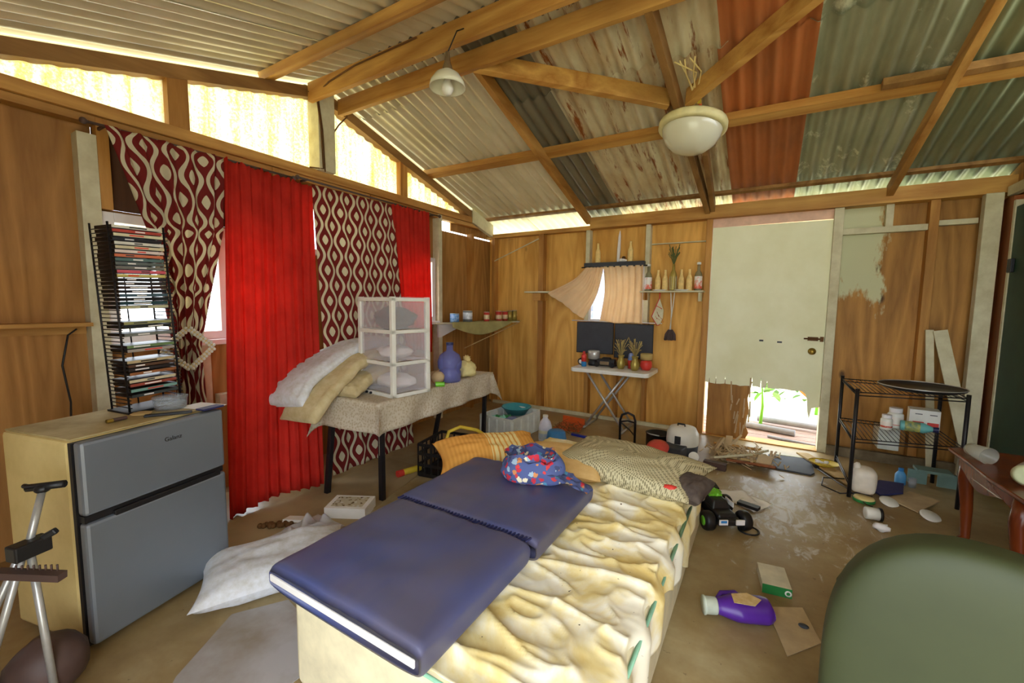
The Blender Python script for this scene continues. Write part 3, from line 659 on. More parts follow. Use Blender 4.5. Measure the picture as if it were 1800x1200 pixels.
# bed
t = thing('mattress', 'low mattress with green piping under the stained yellow sheet', 'mattress', (2.385, 1.75, 0))
B().lo((1.845, .79, .0), (2.93, 2.72, .345)).build('body', plain('mattress_ticking', (226, 214, 178), .85), t, bevel=.03)
b = B(); b.tube([(1.85, .80, .33), (2.93, .80, .33), (2.935, 2.70, .33)], .008, 6); b.build('piping', plain('green_piping', (140, 190, 160), .8), t)
def bumpy(x, y):
    r = 1-abs(nz((x*2.2+y*1.2, y*4.6-x*1.5, .3), 1.)*2); r2 = 1-abs(nz((x*5+y*3, y*9, 4.), 1.)*2)
    r3 = 1-abs(nz((x*11-y*4, y*13+x*5, 7.), 1.)*2.2)
    return .019*max(r, 0)**4+.015*max(r2, 0)**4+.0035*max(r3, 0)**2+.008*nz((x*3, y*3, 9), 1.)
def sheetfn(u, v):
    x = lerp(1.86, 3.06, u); y = lerp(.80, 2.80, v); z = .35+bumpy(x, y)*(1 if x > 2.35 else .5)
    if x > 2.91:
        k = x-2.91; hang = .15+.05*math.sin(y*7)+.03*math.sin(y*19); z = .352-k/.15*hang+.2*bumpy(x, y)*.3; x = 2.915+.03*min(1, k/.04)+.012*math.sin(y*31+k*9)
    return (x, y, z)
tag(B().grid(sheetfn, 150, 260).build('bed_sheet', 'sheet', solid=.003), 'rumpled stained yellow sheet covering the low mattress', 'sheet')
t = thing('folding_mattress', 'navy folding foam mattress lying open on the yellow sheet', 'mattress', (2.15, 1.3, .365))
def cushion(x0, x1, y0, y1, z0, z1, seed, name='cushion'):
    def fn(u, v):
        a = 2*PI*v; ca, sa = math.cos(a), math.sin(a); e = 6.
        # rounded-box section in x-z swept along y with rounded ends
        k = (abs(ca)**e+abs(sa)**e)**(-1/e); ends = min(1, (min(u, 1-u)*26)**.5) if 0 < u < 1 else 0
        hx, hz_ = (x1-x0)/2, (z1-z0)/2; y = lerp(y0, y1, u)
        px = (x0+x1)/2+hx*ca*k*(1-.006*(1-ends)); pz = (z0+z1)/2+hz_*max(-1, min(1, sa*k))*(.62+.38*ends if 0 < u < 1 else 0.55)
        if sa > 0: pz += .006*nz((px*6, y*9, seed), 1.)+.004*nz((px*26, y*5, seed), 1.)*(1 if min(u, 1-u) < .22 else .15)+.012*(1-((px-x0)/(x1-x0)*2-1)**2)*math.sin(PI*u)
        return (px, y, pz)
    b = B(); b.grid(fn, 60, 96)
    m = len(b.v); b.f.append([i for i in range(96, -1, -1)]); b.sm.append(True); b.f.append([m-97+i for i in range(97)]); b.sm.append(True)
    return b.build(name, 'navy_nylon', t)
cushion(1.825, 2.505, .725, 1.312, .375, .487, 1); cushion(1.80, 2.525, 1.318, 1.925, .375, .482, 5)
b = B(); b.lo((1.84, .7195, .425), (2.49, .7275, .449)); b.build('side_band', 'white_trim', t, bevel=.003)
b = B()
for i in range(40): x = lerp(1.83, 2.49, i/39); b.beam((x, 1.300, .476), (x+.006, 1.33, .476), .006, .006)
b.build('gathered_seam', 'navy', t)

# pillows and cushions
def pillow(name, c, d, mat, label, rz=0., tilt=0., seed=0, roll=0., corner=.8, cat='pillow', parts=None):
    t = None
    def fn(u, v, sgn=1):
        x, y = 2*u-1, 2*v-1; e = max(0, (1-abs(x)**3.2)*(1-abs(y)**3.2)); h = e**.5
        pin = 1-.10*(1-abs(x)**2)*abs(y)**4; pin2 = 1-.10*(1-abs(y)**2)*abs(x)**4
        return (x*d[0]/2*pin2, y*d[1]/2*pin, sgn*d[2]/2*h*(1+.22*nz((x*1.5, y*1.5, seed), 1.))+.07*d[2]*nz((x*4, y*4, seed+3), 1.)*h)
    b = B(); b.grid(lambda u, v: fn(u, v, 1), 34, 26); b.grid(lambda u, v: fn(1-u, v, -1), 34, 26)
    o = b.build(name, mat, origin=(0, 0, 0)); tag(o, label, cat); o.location = c; o.rotation_euler = (tilt, roll, rz); return o
pillow('pillow', (1.215, 1.09, .075), (.66, .44, .15), 'white_sheet', 'dusty white pillow lying on the floor between fridge and bed', math.radians(62), 0, 4)
o = pillow('pillow', (2.57, 2.37, .435), (.84, .50, .15), 'tribal', 'olive tribal-print pillow at the head of the bed', math.radians(-9), math.radians(3), 2)
pillow('pillow', (2.93, 2.22, .435), (.17, .22, .10), plain('dark_ruffle', (92, 80, 72), .9, scale=20, c2=(60, 48, 44)), 'dark striped small cushion stuffed at the right end of the tribal-print pillow', math.radians(-14), math.radians(10), 5)
tag(B().blob((2.85, 2.12, .435), .045, (1, .5, .8), .2, 3).build('cloth_scrap', 'red'), 'red patterned cloth scrap at the end of the tribal-print pillow', 'cloth')
pillow('pillow', (2.20, 2.28, .415), (.52, .5, .11), cloth('peach_quilting', (232, 196, 134), (220, 180, 116), 0, 20), 'peach quilted pillow beneath the striped cushion at the bed head', math.radians(12), 0, 7)
t0 = thing('cushion', 'orange striped woven cushion with tassel at the bed head', 'cushion')
o = pillow('cover', (0, 0, 0), (.68, .30, .17), 'stripes', None, 0, 0, 9, cat=None); o.parent = t0
b = B(); b.tube([(.34, 0, 0), (.37, 0, -.02), (.38, 0, -.07)], [.008, .022, .012], 8); b.build('tassel', 'orange', t0)
place(t0, (1.77, 2.13, .425), math.radians(52), math.radians(18), 0)
# crumpled printed bag
def bagfn(u, v):
    a = 2*PI*u; r = (.19, .135)[0]; h = v
    rr = (1-.25*(h-.35)**2*3)*(1+.12*math.sin(3*a+1)+.10*nz((math.cos(a)*2, math.sin(a)*2, h*2), 1.4)); rr *= 1 if v > .02 else .9
    return (math.cos(a)*.165*rr, math.sin(a)*.13*rr, h*.13*(1+.25*nz((math.cos(a), math.sin(a), 1), 1.5)))
b = B(); b.grid(bagfn, 48, 12); b.grid(lambda u, v: (math.cos(2*PI*u)*.15*(1-v), math.sin(2*PI*u)*.115*(1-v), .118-.05*v+.03*nz((math.cos(2*PI*u)*v*3, math.sin(2*PI*u)*3, v), 2.)), 32, 10)
b.grid(lambda u, v: (lerp(.12, .33, u), lerp(-.07, .06, v)*(1-.5*u), .05*(1-u)+.018+.015*nz((u*6, v*6, 2), 1.)), 14, 10)
o = b.build('cloth_bag', 'animalprint', origin=(0, 0, 0)); tag(o, 'crumpled blue bag with a colourful print on the navy mattress', 'bag'); place(o, (2.245, 1.80, .492), math.radians(-8))

# folding table under the back window
t = thing('folding_table', 'white folding table with crossed metal legs below the back window', 'table', (1.82, 4.49, 0))
b = B(); pts = []
for cx, cy, a0 in ((2.19, 4.29, -PI/2), (2.19, 4.69, 0), (1.45, 4.69, PI/2), (1.45, 4.29, PI)):
    for j in range(6): a = a0+j*PI/10; pts.append((cx+.05*math.cos(a), cy+.05*math.sin(a), .625))
b.poly(pts, .042, (0, 0, 1)); b.build('tabletop', 'white_plastic', t, bevel=.006)
for y in (4.33, 4.66):
    b = B(); b.tube([(1.56, y, .625), (1.98, y, .03)], .013); b.build('leg', 'aluminium', t); b = B(); b.tube([(1.98, y+.03, .625), (1.56, y+.03, .03)], .013); b.build('leg', 'aluminium', t)
for x in (1.56, 1.98): b = B(); b.tube([(x, 4.28, .012), (x, 4.72, .012)], .013); b.build('foot_bar', 'aluminium', t)
# corner shelf and its bracket
t = thing('corner_shelf', 'white corner shelf holding small tins beside the far window', 'shelf', (.12, 4.5, 1.12))
B().poly([(.0, 3.60, 1.115), (.05, 3.60, 1.115), (.45, 4.76, 1.115), (.45, YB, 1.115), (0, YB, 1.115)], .015, (0, 0, 1)).build('board', 'white_wood', t)
B().poly([(.045, 3.64, 1.112), (.045, 4.05, 1.112), (.045, 4.05, 1.075), (.045, 3.68, .965), (.045, 3.64, .965)], .02, (-1, 0, 0)).build('bracket', 'white_trim', t)
b = B(); b.tube([(.45, 4.74, 1.11), (.04, 4.12, .80)], .006, 6); b.build('string_brace', 'tan', t)
b = B()
def rag(u, v):
    p = Vector((.115, 3.78, 1.136)).lerp(Vector((.46, 4.765, 1.136)), u); return p+Vector((.02*v+.01, -.008*v, -v*.16*max(0, 1-abs(2*u-.75)**1.6)+.0))
b.grid(rag, 30, 10); b.grid(lambda u, v: (Vector((.11, 3.77, 1.138)).lerp(Vector((.46, 4.76, 1.138)), u)+Vector((-.16*v*u, .02*v, .003*math.sin(u*20)))), 20, 6)
tag(b.build('shelf_cloth', cloth('khaki_rag', (184, 172, 112), None, .2), solid=.002), 'khaki cloth hanging off the white corner shelf', 'cloth')
# wall shelves
t = thing('wall_shelf', 'narrow shelf on the left wall at the frame edge', 'shelf', (-.02, .1, 1.2)); B().lo((-.088, -.5, 1.205), (.06, .785, 1.225)).build('board', 'lum_y', t); B().lo((-.088, -.5, 1.16), (-.06, .785, 1.203)).build('cleat', 'lum_y', t)
t = thing('wall_shelf', 'small wooden shelf left of the back window behind the blown curtain', 'shelf', (.9, 4.8, 1.5)); B().lo((.60, 4.62, 1.495), (1.34, W0-.002, 1.512)).build('board', 'white_wood', t); B().lo((.69, 4.68, 1.40), (.80, W0-.002, 1.493)).build('bracket', 'lum_x', t)
t = thing('wall_shelf', 'wooden shelf with a row of bottles between window and door', 'shelf', (2.36, 4.7, 1.5)); B().lo((2.03, 4.62, 1.492), (2.66, YB-.002, 1.508)).build('board', 'white_wood', t); B().lo((2.615, 4.63, 1.40), (2.635, YB-.003, 1.49)).build('bracket', 'white_wood', t); B().lo((2.06, 4.66, 1.41), (2.08, YB-.003, 1.49)).build('bracket', 'lum_z', t)
t = thing('valance_rail', 'dark rail along the top of the beige back-window curtains', 'rail', (1.7, 4.72, 1.8)); B().lo((1.355, 4.70, 1.795), (2.045, YB-.003, 1.838)).build('board', 'dark_panel', t); b = B(); b.tube([(1.33, 4.69, 1.785), (2.09, 4.69, 1.785)], .007); b.build('rod', 'black', t)
def backcurtain(label, L, R, n, amp, seed):
    def fn(u, v):
        def at(E):
            x = v*(len(E)-1); i = min(int(x), len(E)-2); f = x-i; p0, p1, p2, p3 = [Vector(E[max(0, min(len(E)-1, q))]) for q in (i-1, i, i+1, i+2)]
            return .5*((2*p1)+(p2-p0)*f+(2*p0-5*p1+4*p2-p3)*f*f+(3*p1-p0-3*p2+p3)*f**3)
        p = at(L).lerp(at(R), u); a = amp*(.8 if v > .04 else .5); return p+Vector((0, -a*math.sin(2*PI*n*u+seed+1.5*nz((u*2, v*1.5, seed), 1.)), .008*math.sin(u*9+seed)*(v > .95)))
    tag(B().grid(fn, int(n*10), 34).build('curtain', 'tancurtain', solid=.0015), label, 'curtain', 'beige window curtains')
backcurtain('beige curtain hanging straight at the right of the back window', [(1.60, 4.68, 1.79), (1.625, 4.67, 1.5), (1.58, 4.66, 1.16)], [(2.045, 4.68, 1.79), (2.05, 4.67, 1.5), (2.065, 4.66, 1.15)], 6, .016, 1)
backcurtain('beige curtain blown aside to the left of the back window', [(1.38, 4.68, 1.785), (1.26, 4.60, 1.64), (.96, 4.54, 1.49)], [(1.60, 4.68, 1.785), (1.545, 4.62, 1.46), (1.415, 4.56, 1.19)], 5, .014, 4)
def panelb(x0, x1, z0, z1, y, label):
    t = thing('dark_board', label, 'board', ((x0+x1)/2, y, z0)); B().lo((x0, y, z0), (x1, y+.02, z1)).build('board', 'dark_panel', t, bevel=.004); B().lo((x0-.006, y+.004, z0-.006), (x1+.006, y+.016, z1+.006)).build('edge_trim', 'black', t)
panelb(1.29, 1.725, .79, 1.145, 4.70, 'charcoal board under the back window, left of the pair')
panelb(1.74, 2.16, .755, 1.135, 4.735, 'charcoal board under the back window, right of the pair')
b = B(); b.tube([(1.22, 4.70, 1.165), (2.26, 4.70, 1.16)], .006); tag(b.build('rail', 'white_trim'), 'thin white rail just below the back window', 'rail')

# black wire rack
t = thing('wire_rack', 'black wire shelving rack to the right of the door', 'shelf rack', (4.09, 4.08, 0))
X_ = (3.79, 4.39); Y_ = (3.74, 4.40)
for x in X_:
    for y in Y_:
        if x == 4.39 and y == 3.74: y = 3.90
        b = B(); b.tube([(x, y, 0), (x, y, .785)], .0125); b.build('post', 'blackmetal', t)
for z in (.10, .425, .76):
    b = B(); c4 = [(3.79, 3.74), (4.39, 3.90), (4.39, 4.40), (3.79, 4.40)]
    for dz in (0, -.022): b.tube([(x, y, z+dz) for x, y in c4], .004, 6, closed=True)
    if z > .2:
        for i in range(1, 22):
            x = lerp(3.79, 4.39, i/22); b.tube([(x, lerp(3.74, 3.90, i/22), z), (x, 4.40, z)], .002, 5)
        for i in range(1, 30): 
            for yy in (0,): b.tube([(3.79, lerp(3.74, 4.40, i/30), z), (3.79, lerp(3.74, 4.40, (i+.5)/30), z-.022)], .0018, 4)
    if z < .2: b = B(); b.tube([(3.79, 3.74, z), (3.79, 4.40, z)], .004, 6); b.tube([(3.79, 3.74, z-.022), (3.79, 4.40, z-.022)], .004, 6)
    b.build('wire_shelf', 'blackmetal', t)
# two white boards leaning in the corner
for x0, x1, wd, lb, y0 in ((4.375, 4.40, .05, 'white board leaning in the corner behind the wire rack, left of two', 4.71), (4.43, 4.64, .085, 'white board leaning in the corner behind the wire rack, right of two', 4.675)):
    tag(B().beam((x1, y0-.22, .02), (x0, y0+.03, 1.175), wd, .016, (0, 1, .2)).build('board', 'white_wood'), lb, 'board')
# reddish coffee table, frame right
t = thing('side_table', 'reddish wooden side table with scalloped apron at right foreground', 'table', (4.45, 3.0, 0))
pts = [(4.19, 3.46), (4.195, 3.2), (4.19, 2.95), (4.215, 2.65), (4.27, 2.35), (4.40, 2.2), (4.72, 2.2), (4.72, 3.5), (4.25, 3.5)]
B().poly([(x, y, .50) for x, y in pts], .022, (0, 0, 1)).build('tabletop', 'redwood', t, bevel=.008)
n = 24; pr = [(lerp(3.40, 2.35, i/n)) for i in range(n+1)]
def edge(y): return 4.225 if y > 2.95 else 4.225+.10*((2.95-y)/.6)**2
b = B(); top = [(edge(y), y, .498) for y in pr]; bot = [(edge(y), y, .498-.055-.06*abs(math.sin((y-2.35)*PI/.525))**1.5) for y in pr]
b.poly(top+bot[::-1], .02, (1, 0, 0)); b.build('apron', 'redwood', t)
for x, y in ((4.265, 3.38), (4.25, 2.74), (4.66, 3.40), (4.66, 2.35)):
    b = B(); b.tube([(x, y, .5), (x-.012, y, .38), (x+.005, y, .2), (x+.012, y, .03), (x+.0, y, 0)], [.036, .034, .027, .021, .026], 12); b.build('leg', 'redwood', t)
# olive armchair seen from behind, lower right
t = thing('armchair', 'olive green padded chair back in the lower right foreground', 'chair')
def backout(cx, cz): # outline of the back in its own plane
    return cx*.335, .44+cz*.43-(.085*(cx*.5+.5)**1.5 if cz > 0 else 0)
def backfn(u, v):
    a = 2*PI*v; ca, sa = math.cos(a), math.sin(a); ex = 2.7; k = (abs(ca)**ex+abs(sa)**ex)**(-1/ex)
    # u runs from the middle of the rear face over the rim to the middle of the front face
    ph = (u-.5)*PI; f = math.copysign(abs(math.sin(ph))**.45, math.sin(ph)); g = abs(math.cos(ph))**.28 if 0 < u < 1 else 0.
    x, z = backout(ca*k*g, sa*k*g); return Vector((x, .07*f*(1+.12*(1-g)), z))
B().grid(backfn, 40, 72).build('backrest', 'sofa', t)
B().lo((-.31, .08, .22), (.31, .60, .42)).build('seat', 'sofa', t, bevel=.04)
for x in (-.26, .26):
    for y in (.0, .54): B().cyl((x, y, 0), .022, .23, 10).build('leg', 'redwood', t)
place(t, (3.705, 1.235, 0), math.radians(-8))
# ------------------------------------------------------------------ small objects
rng = random.Random(11)
# disc rack on the refrigerator
rk = thing('disc_rack', 'tall black wire rack of disc cases standing on the refrigerator', 'media rack')
RW, RD, RH = .20, .15, .86
for x in (-RD/2, RD/2-.01):
    for y in (-RW/2-.006, RW/2+.006): B().tube([(x, y, 0), (x, y, RH)], .004, 6).build('upright', 'blackmetal', rk)
slots = 46
for y in (-RW/2-.006, RW/2+.006):
    b = B(); b.tube([(RD/2-.005, y, 0), (RD/2-.005, y, RH)], .0026, 5)
    for i in range(slots): z = .03+i*(RH-.04)/slots; b.tube([(-RD/2, y, z), (RD/2+.012, y, z)], .0025, 5)
    b.build('side_wires', 'blackmetal', rk)
B().lo((-RD/2-.01, -RW/2-.02, 0), (RD/2+.01, RW/2+.02, .012)).build('base', 'black', rk)
b = B(); b.tube([(-RD/2-.004, 0, 0), (-RD/2-.004, 0, RH)], .003, 6); b.build('back_wire', 'blackmetal', rk)
rk_loc, rk_rz = (.66, .808, .833), math.radians(9)
place(rk, rk_loc, rk_rz, 0, 0); rk.rotation_euler = (math.radians(2.2), 0, rk_rz)
CC = [('white', (222, 216, 196)), ('red', (176, 66, 50)), ('cream', (214, 206, 170)), ('black', (36, 34, 36)), ('white', (214, 212, 200)), ('cream', (206, 196, 160)), ('white', (224, 206, 196)), ('salmon', (214, 120, 84)), ('teal', (90, 116, 112)), ('grey', (96, 104, 100)), ('grey', (120, 118, 110)), ('pink', (214, 96, 110)), ('yellow', (206, 190, 110)), ('black', (40, 38, 40)), ('dark', (58, 52, 52)), ('dark brown', (66, 48, 42)), ('black', (34, 34, 38)), ('blue-grey', (70, 92, 104)), ('black', (30, 32, 34)), ('dark teal', (44, 74, 80)), ('cream', (190, 186, 150))]
lvl = list(range(45, 24, -1)) + [21, 20, 18, 15, 14, 11, 10, 9, 8, 6, 5, 3.6, 2.2]
CC += [('olive', (150, 150, 100)), ('black', (40, 44, 44)), ('grey', (120, 124, 116)), ('green', (110, 134, 90)), ('grey', (160, 150, 140)), ('cream', (190, 170, 130)), ('brown', (92, 66, 50)), ('black', (48, 42, 42)), ('orange-brown', (150, 96, 60)), ('cream', (210, 196, 160)), ('red-brown', (150, 74, 60)), ('teal', (120, 160, 150)), ('dark', (60, 66, 66))]
RM = Matrix.LocRotScale(Vector(rk_loc), rk.rotation_euler, None)
for i, ((cn, cc), lv) in enumerate(zip(CC, lvl)):
    t = thing('disc_case', '%s-spined disc case lying flat, %s in the black wire rack' % (cn, ORD[i]), 'disc case', group='disc cases in the wire rack')
    out = rng.uniform(-.004, .014)
    B().lo((-.07, -.094, 0), (.064, .094, .0135)).build('case', 'black', t)
    mn = 'spine_%d_%d_%d' % cc; B().lo((.064, -.094, .0004), (.067, .094, .0131)).build('spine_label', bpy.data.materials.get(mn) or plain(mn, cc, .35), t)
    b = B(); y0 = rng.uniform(-.07, .0); b.lo((.0668, y0, .004), (.0674, y0+rng.uniform(.03, .07), .0095)); b.build('title_strip', 'white_trim' if sum(cc) < 380 else rng.choice(('red', 'dark_panel', 'black')), t)
    z = .034+lv*(RH-.04)/slots; t.location = RM@Vector((out, 0, z)); t.rotation_euler = rk.rotation_euler
# things on the refrigerator
t = thing('tub', 'clear plastic tub standing on the refrigerator beside the disc rack', 'container', (.775, .855, .833)); b = B(); b.lathe([(0, 0), (.062, 0), (.066, .05), (.062, .05), (.058, .004), (0, .004)], (.775, .855, .833), 28); b.build('body', 'clearp', t); b = B(); b.lathe([(0, .052), (.069, .052), (.07, .06), (0, .063)], (.775, .855, .833), 28); b.build('lid', 'clearp', t)
tag(B().box((.905, .80, .8375), (.03, .17, .01), rz=.5-1.0).build('remote', 'black', bevel=.003), 'long black remote lying at the front edge of the refrigerator top', 'remote')
tag(B().box((.86, .955, .835), (.16, .11, .003), rz=.3).build('paper', 'paper'), 'sheet of white paper on the right end of the refrigerator top', 'paper')
tag(B().box((.945, .95, .8405), (.05, .10, .008), rz=.24).build('folder', 'navy'), 'dark flat case on the white paper at the refrigerator corner', 'case')
tag(B().blob((.80, .735, .838), .04, (1, 1, .15), .3, 3).build('wrapper', 'tan'), 'crumpled cream wrapper on the refrigerator top', 'wrapper')
t = thing('lighter', 'small gold and brown lighter near the cream wrapper on the refrigerator', 'lighter', (.86, .645, .84)); B().cyl((.86, .62, .842), .008, .05, 10, axis=(-.2, 1, 0)).build('body', 'brownrail', t); B().cyl((.865, .60, .842), .0078, .022, 10, axis=(-.2, 1, 0)).build('cap', 'brass', t)
tag(B().tube([(.005, .73, 1.19), (.03, .69, 1.16), (.03, .66, 1.0), (.03, .68, .8), (.03, .66, .4), (.02, .66, 0)], .005, 6).build('cable', 'black'), 'dark cable hanging down the left plywood wall from the shelf', 'cable')
# tripod stand, lower left
t = thing('tripod', 'silver tripod stand with dark clamps in front of the refrigerator side', 'tripod', (1.30, .27, 0))
b = B(); b.tube([(1.14, .358, .71), (1.23, .30, .56)], .011); b.build('centre_column', 'aluminium', t)
b = B(); b.tube([(1.105, .33, .715), (1.19, .40, .725)], .013); b.blob((1.14, .358, .712), .022, (1, 1, .7)); b.tube([(1.09, .34, .71), (1.06, .33, .712)], .008); b.build('head_clamp', 'black', t)
b = B(); b.box((1.235, .302, .56), (.05, .09, .05), rz=.3); b.beam((1.24, .33, .58), (1.26, .36, .60), .02, .02); b.build('leg_collar', 'black', t, bevel=.005)
for q in ((1.275, .325, 0), (1.0, .13, 0), (1.12, .17, 0)):
    p = Vector((1.24, .30, .56)); q = Vector(q); b = B(); b.tube([p+(q-p)*.02+Vector(((q-p).x*.06, (q-p).y*.06, 0)), q], .0105); o = b.build('leg', 'aluminium', t); B().blob(q+Vector((0, 0, .015)), .018).build('rubber_foot', 'black', o)
b = B(); b.beam((1.20, .235, .50), (1.36, .345, .485), .03, .022); [b.tube([(1.25+i*.014, .269+i*.0098, .513-i*.0013), (1.25+i*.014, .269+i*.0098, .524)], .003, 5) for i in range(8)]; b.build('accessory_rail', 'brownrail', t)
tag(B().blob((1.16, .33, .10), .13, (.8, .8, .8), .1, 2).build('bag', 'brownrail'), 'dark brown bag on the floor behind the tripod legs', 'bag')
# hanging lights
t = thing('ceiling_light', 'round white dome light hanging under the rafters near the door', 'ceiling light')
B().lo((-.08, -.05, .005), (.08, .05, .07)).build('mount_block', 'lum_x', t)
b = B(); b.lathe([(0, 0), (.225, 0), (.232, -.015), (.232, -.05), (.205, -.062), (.2, -.05), (0, -.045)], (0, 0, 0), 48); b.build('rim', plain('yellowed_rim', (236, 226, 168), .4), t)
b = B(); b.lathe([(.203, -.055), (.196, -.095), (.17, -.145), (.12, -.19), (.06, -.212), (0, -.218)], (0, 0, 0), 48); b.build('dome_shade', 'opal', t)
place(t, (2.685, 3.36, 2.665), 0, math.radians(-7), math.radians(5))
t = thing('wiring', 'tangle of loose wires and connectors above the dome light', 'wires', (2.69, 3.3, 2.74)); b = B()
for i in range(5):
    p = Vector((2.69+.01*i, 3.30, 2.72)); b.tube([p, p+Vector((.015*math.sin(i), -.10, .05)), p+Vector((.05*math.cos(i*2), -.26, .13)), p+Vector((.02*i-.06, -.40, .155))], .005, 5)
b.build('cables', 'cream', t)
for i, (mt, dz) in enumerate((('orange', .14), ('black', .11), ('black', .085), ('yellow', .055), ('orange', .035))): B().box((2.735, 3.27-.02*(i % 2), 2.70+dz), (.022, .02, .03), rz=i).build('connector', mt, t)
t = thing('pendant_lamp', 'flared glass pendant lamp with bare bulb under the ridge', 'pendant lamp', (1.55, 2.0, 2.85)); c = Vector((1.56, 1.98, 2.60))
b = B(); b.lathe([(.022, .10), (.03, .085), (.07, .06), (.098, .02), (.104, -.012), (.100, -.01), (.09, .02), (.06, .055), (.02, .075)], c, 36); b.build('lamp_shade', 'opal', t)
b = B(); b.lathe([(.0, .19), (.012, .185), (.018, .13), (.03, .095), (.03, .07), (0, .07)], c, 20); b.build('socket', 'brown_glass', t)
b = B(); b.lathe([(0, .075), (.014, .07), (.016, .04), (.032, .0), (.034, -.02), (.022, -.045), (0, -.055)], c, 20); b.build('bulb', 'white_plastic', t)
b = B(); b.tube([c+Vector((0, 0, .18)), c+Vector((.005, .08, .34)), (1.56, 2.14, 3.0)], .004, 6); b.build('cord', 'black', t)
for pts, lb in (([(.03, 2.13, 3.0), (.075, 2.17, 2.96), (.075, 2.20, 2.75), (.07, 2.21, 2.6), (.065, 2.22, 2.43), (.03, 2.12, 2.42)], 'brown cables running down the white gable post'), ([(.04, 2.44, 3.02), (.05, 2.47, 2.93), (.03, 2.40, 2.84), (.01, 2.37, 2.78)], 'loose thin wire hanging by the gable panel right of the post'), ([(.075, 2.16, 2.97), (.3, 2.12, 3.0), (.6, 2.11, 3.03), (1.2, 2.11, 3.04)], 'thin wire clipped along the ridge beam')):
    b = B(); b.tube(pts, .006, 6)
    if 'post' in lb and 'brown' in lb: b.tube([(x, y+.015, z-.02) for x, y, z in pts[1:-1]], .005, 6)
    tag(b.build('cable', 'rust'), lb, 'cable')

# bottles and shelf ornaments
def bottle(kind, loc, label, group=None):
    t = thing(kind, label, 'bottle', (0, 0, 0), 0, group)
    if kind == 'twine_bottle':
        B().lathe([(0, 0), (.029, 0), (.030, .01), (.030, .105), (.027, .13), (.014, .165), (.0125, .21), (.0135, .222), (0, .222)], (0, 0, 0), 18).build('body', 'beige', t)
    elif kind == 'tall_bottle':
        B().lathe([(0, 0), (.035, 0), (.037, .012), (.037, .15), (.030, .18), (.015, .205), (.0145, .265), (0, .265)], (0, 0, 0), 20).build('body', clear('olive_glass', (190, 186, 150), .12, .25, .1) if 'olive_glass' not in bpy.data.materials else bpy.data.materials['olive_glass'], t)
        B().lathe([(.0378, .02), (.0378, .145)], (0, 0, 0), 20).build('painted_label', 'fruitlabel', t)
        B().lathe([(0, .265), (.02, .265), (.02, .285), (.012, .29), (0, .29)], (0, 0, 0), 14).build('cap', 'white_plastic', t)
    elif kind == 'striped_bottle':
        B().lathe([(0, 0), (.034, 0), (.036, .012), (.036, .155), (.028, .19), (.0145, .22), (.014, .28), (0, .28)], (0, 0, 0), 20).build('body', 'gold', t)
        b = B(); [b.tube([(.036*math.cos(a), .036*math.sin(a), .012), (.036*math.cos(a), .036*math.sin(a), .15)], .003, 5) for a in [i*PI/5 for i in range(10)]]; b.build('stripes', 'white_wood', t)
    t.location = loc; return t
k = NT('fruitlabel'); o_ = k.sep(k.co(rnd=False)); n_ = k.noise(k.co(), 26, 3); f_ = k.math('ADD', n_, k.math('MULTIPLY', o_[2], -3.2))
M['fruitlabel'] = k.fin(k.ramp(f_, [(.16, (238, 232, 222)), (.36, (232, 120, 90)), (.5, (214, 60, 44))]), .4)
M['fruitlabel'] = k.m
bottle('tall_bottle', (2.10, 4.70, 1.509), 'tall bottle with white fruit label at the left end of the bottle shelf')
for x, lb in ((2.20, 'tan twine-wrapped bottle beside the left fruit-label bottle'), (2.275, 'tan twine-wrapped bottle just left of the striped bottle'), (2.435, 'tan twine-wrapped bottle just right of the striped bottle'), (2.515, 'tan twine-wrapped bottle beside the right fruit-label bottle')): bottle('twine_bottle', (x, 4.70, 1.509), lb, 'twine-wrapped bottles')
bottle('striped_bottle', (2.355, 4.70, 1.509), 'striped olive bottle holding dried sprigs in the middle of the shelf')
bottle('tall_bottle', (2.60, 4.70, 1.509), 'tall bottle with white fruit label at the right end of the bottle shelf')
for x, lb in ((1.51, 'tan twine-wrapped bottle on the rail at the left above the curtains'), (1.885, 'tan twine-wrapped bottle on the rail at the right above the curtains')): bottle('twine_bottle', (x, 4.735, 1.8385), lb, 'twine-wrapped bottles')
b = B(); rg = random.Random(5)
for i in range(26):
    p = Vector((2.355, 4.70, 1.77)); d = Vector((rg.uniform(-.055, .055), rg.uniform(-.03, .03), rg.uniform(.1, .23))); b.tube([p, p+d*.5+Vector((0, 0, .02)), p+d], [.0018, .002, .004], 4)
tag(b.build('dried_sprigs', plain('sage_sprig', (112, 120, 70), .9)), 'dried green sprigs standing in the striped bottle on the shelf', 'dried plant')
for x in (2.23, 2.45): tag(B().lathe([(0, 0), (.045, 0), (.075, .010), (.073, .013), (.04, .004), (0, .004)], (x, 4.655, 1.5085), 24, sy=.45).build('plate', 'white_plastic'), 'white plate at the %s front of the bottle shelf' % ('left' if x < 2.3 else 'right'), 'plate')
t = thing('figurine', 'white shell ornament with a tall pale stick on the curtain rail', 'ornament', (1.78, 4.73, 1.8385)); b = B(); b.tube([(1.745, 4.74, 1.84), (1.748, 4.75, 1.98), (1.752, 4.755, 2.13), (1.755, 4.755, 2.19)], [.016, .02, .014, .004], 8); b.build('stick', 'white_trim', t); b = B(); b.blob((1.79, 4.735, 1.858), .028, (1.2, .8, .7), .4, 4); b.blob((1.83, 4.735, 1.852), .018, (1, .8, .8), .3, 4); b.build('shell', 'white_trim', t); B().blob((1.81, 4.735, 1.885), .018, (1.2, .8, .8), .4, 4).build('rust_cluster', 'rust', t)
t = thing('pot_holder', 'cream pot holder with red binding hanging from the bottle shelf', 'pot holder', (2.23, 4.66, 1.3))  # a pot holder: flat pad hung by its red binding
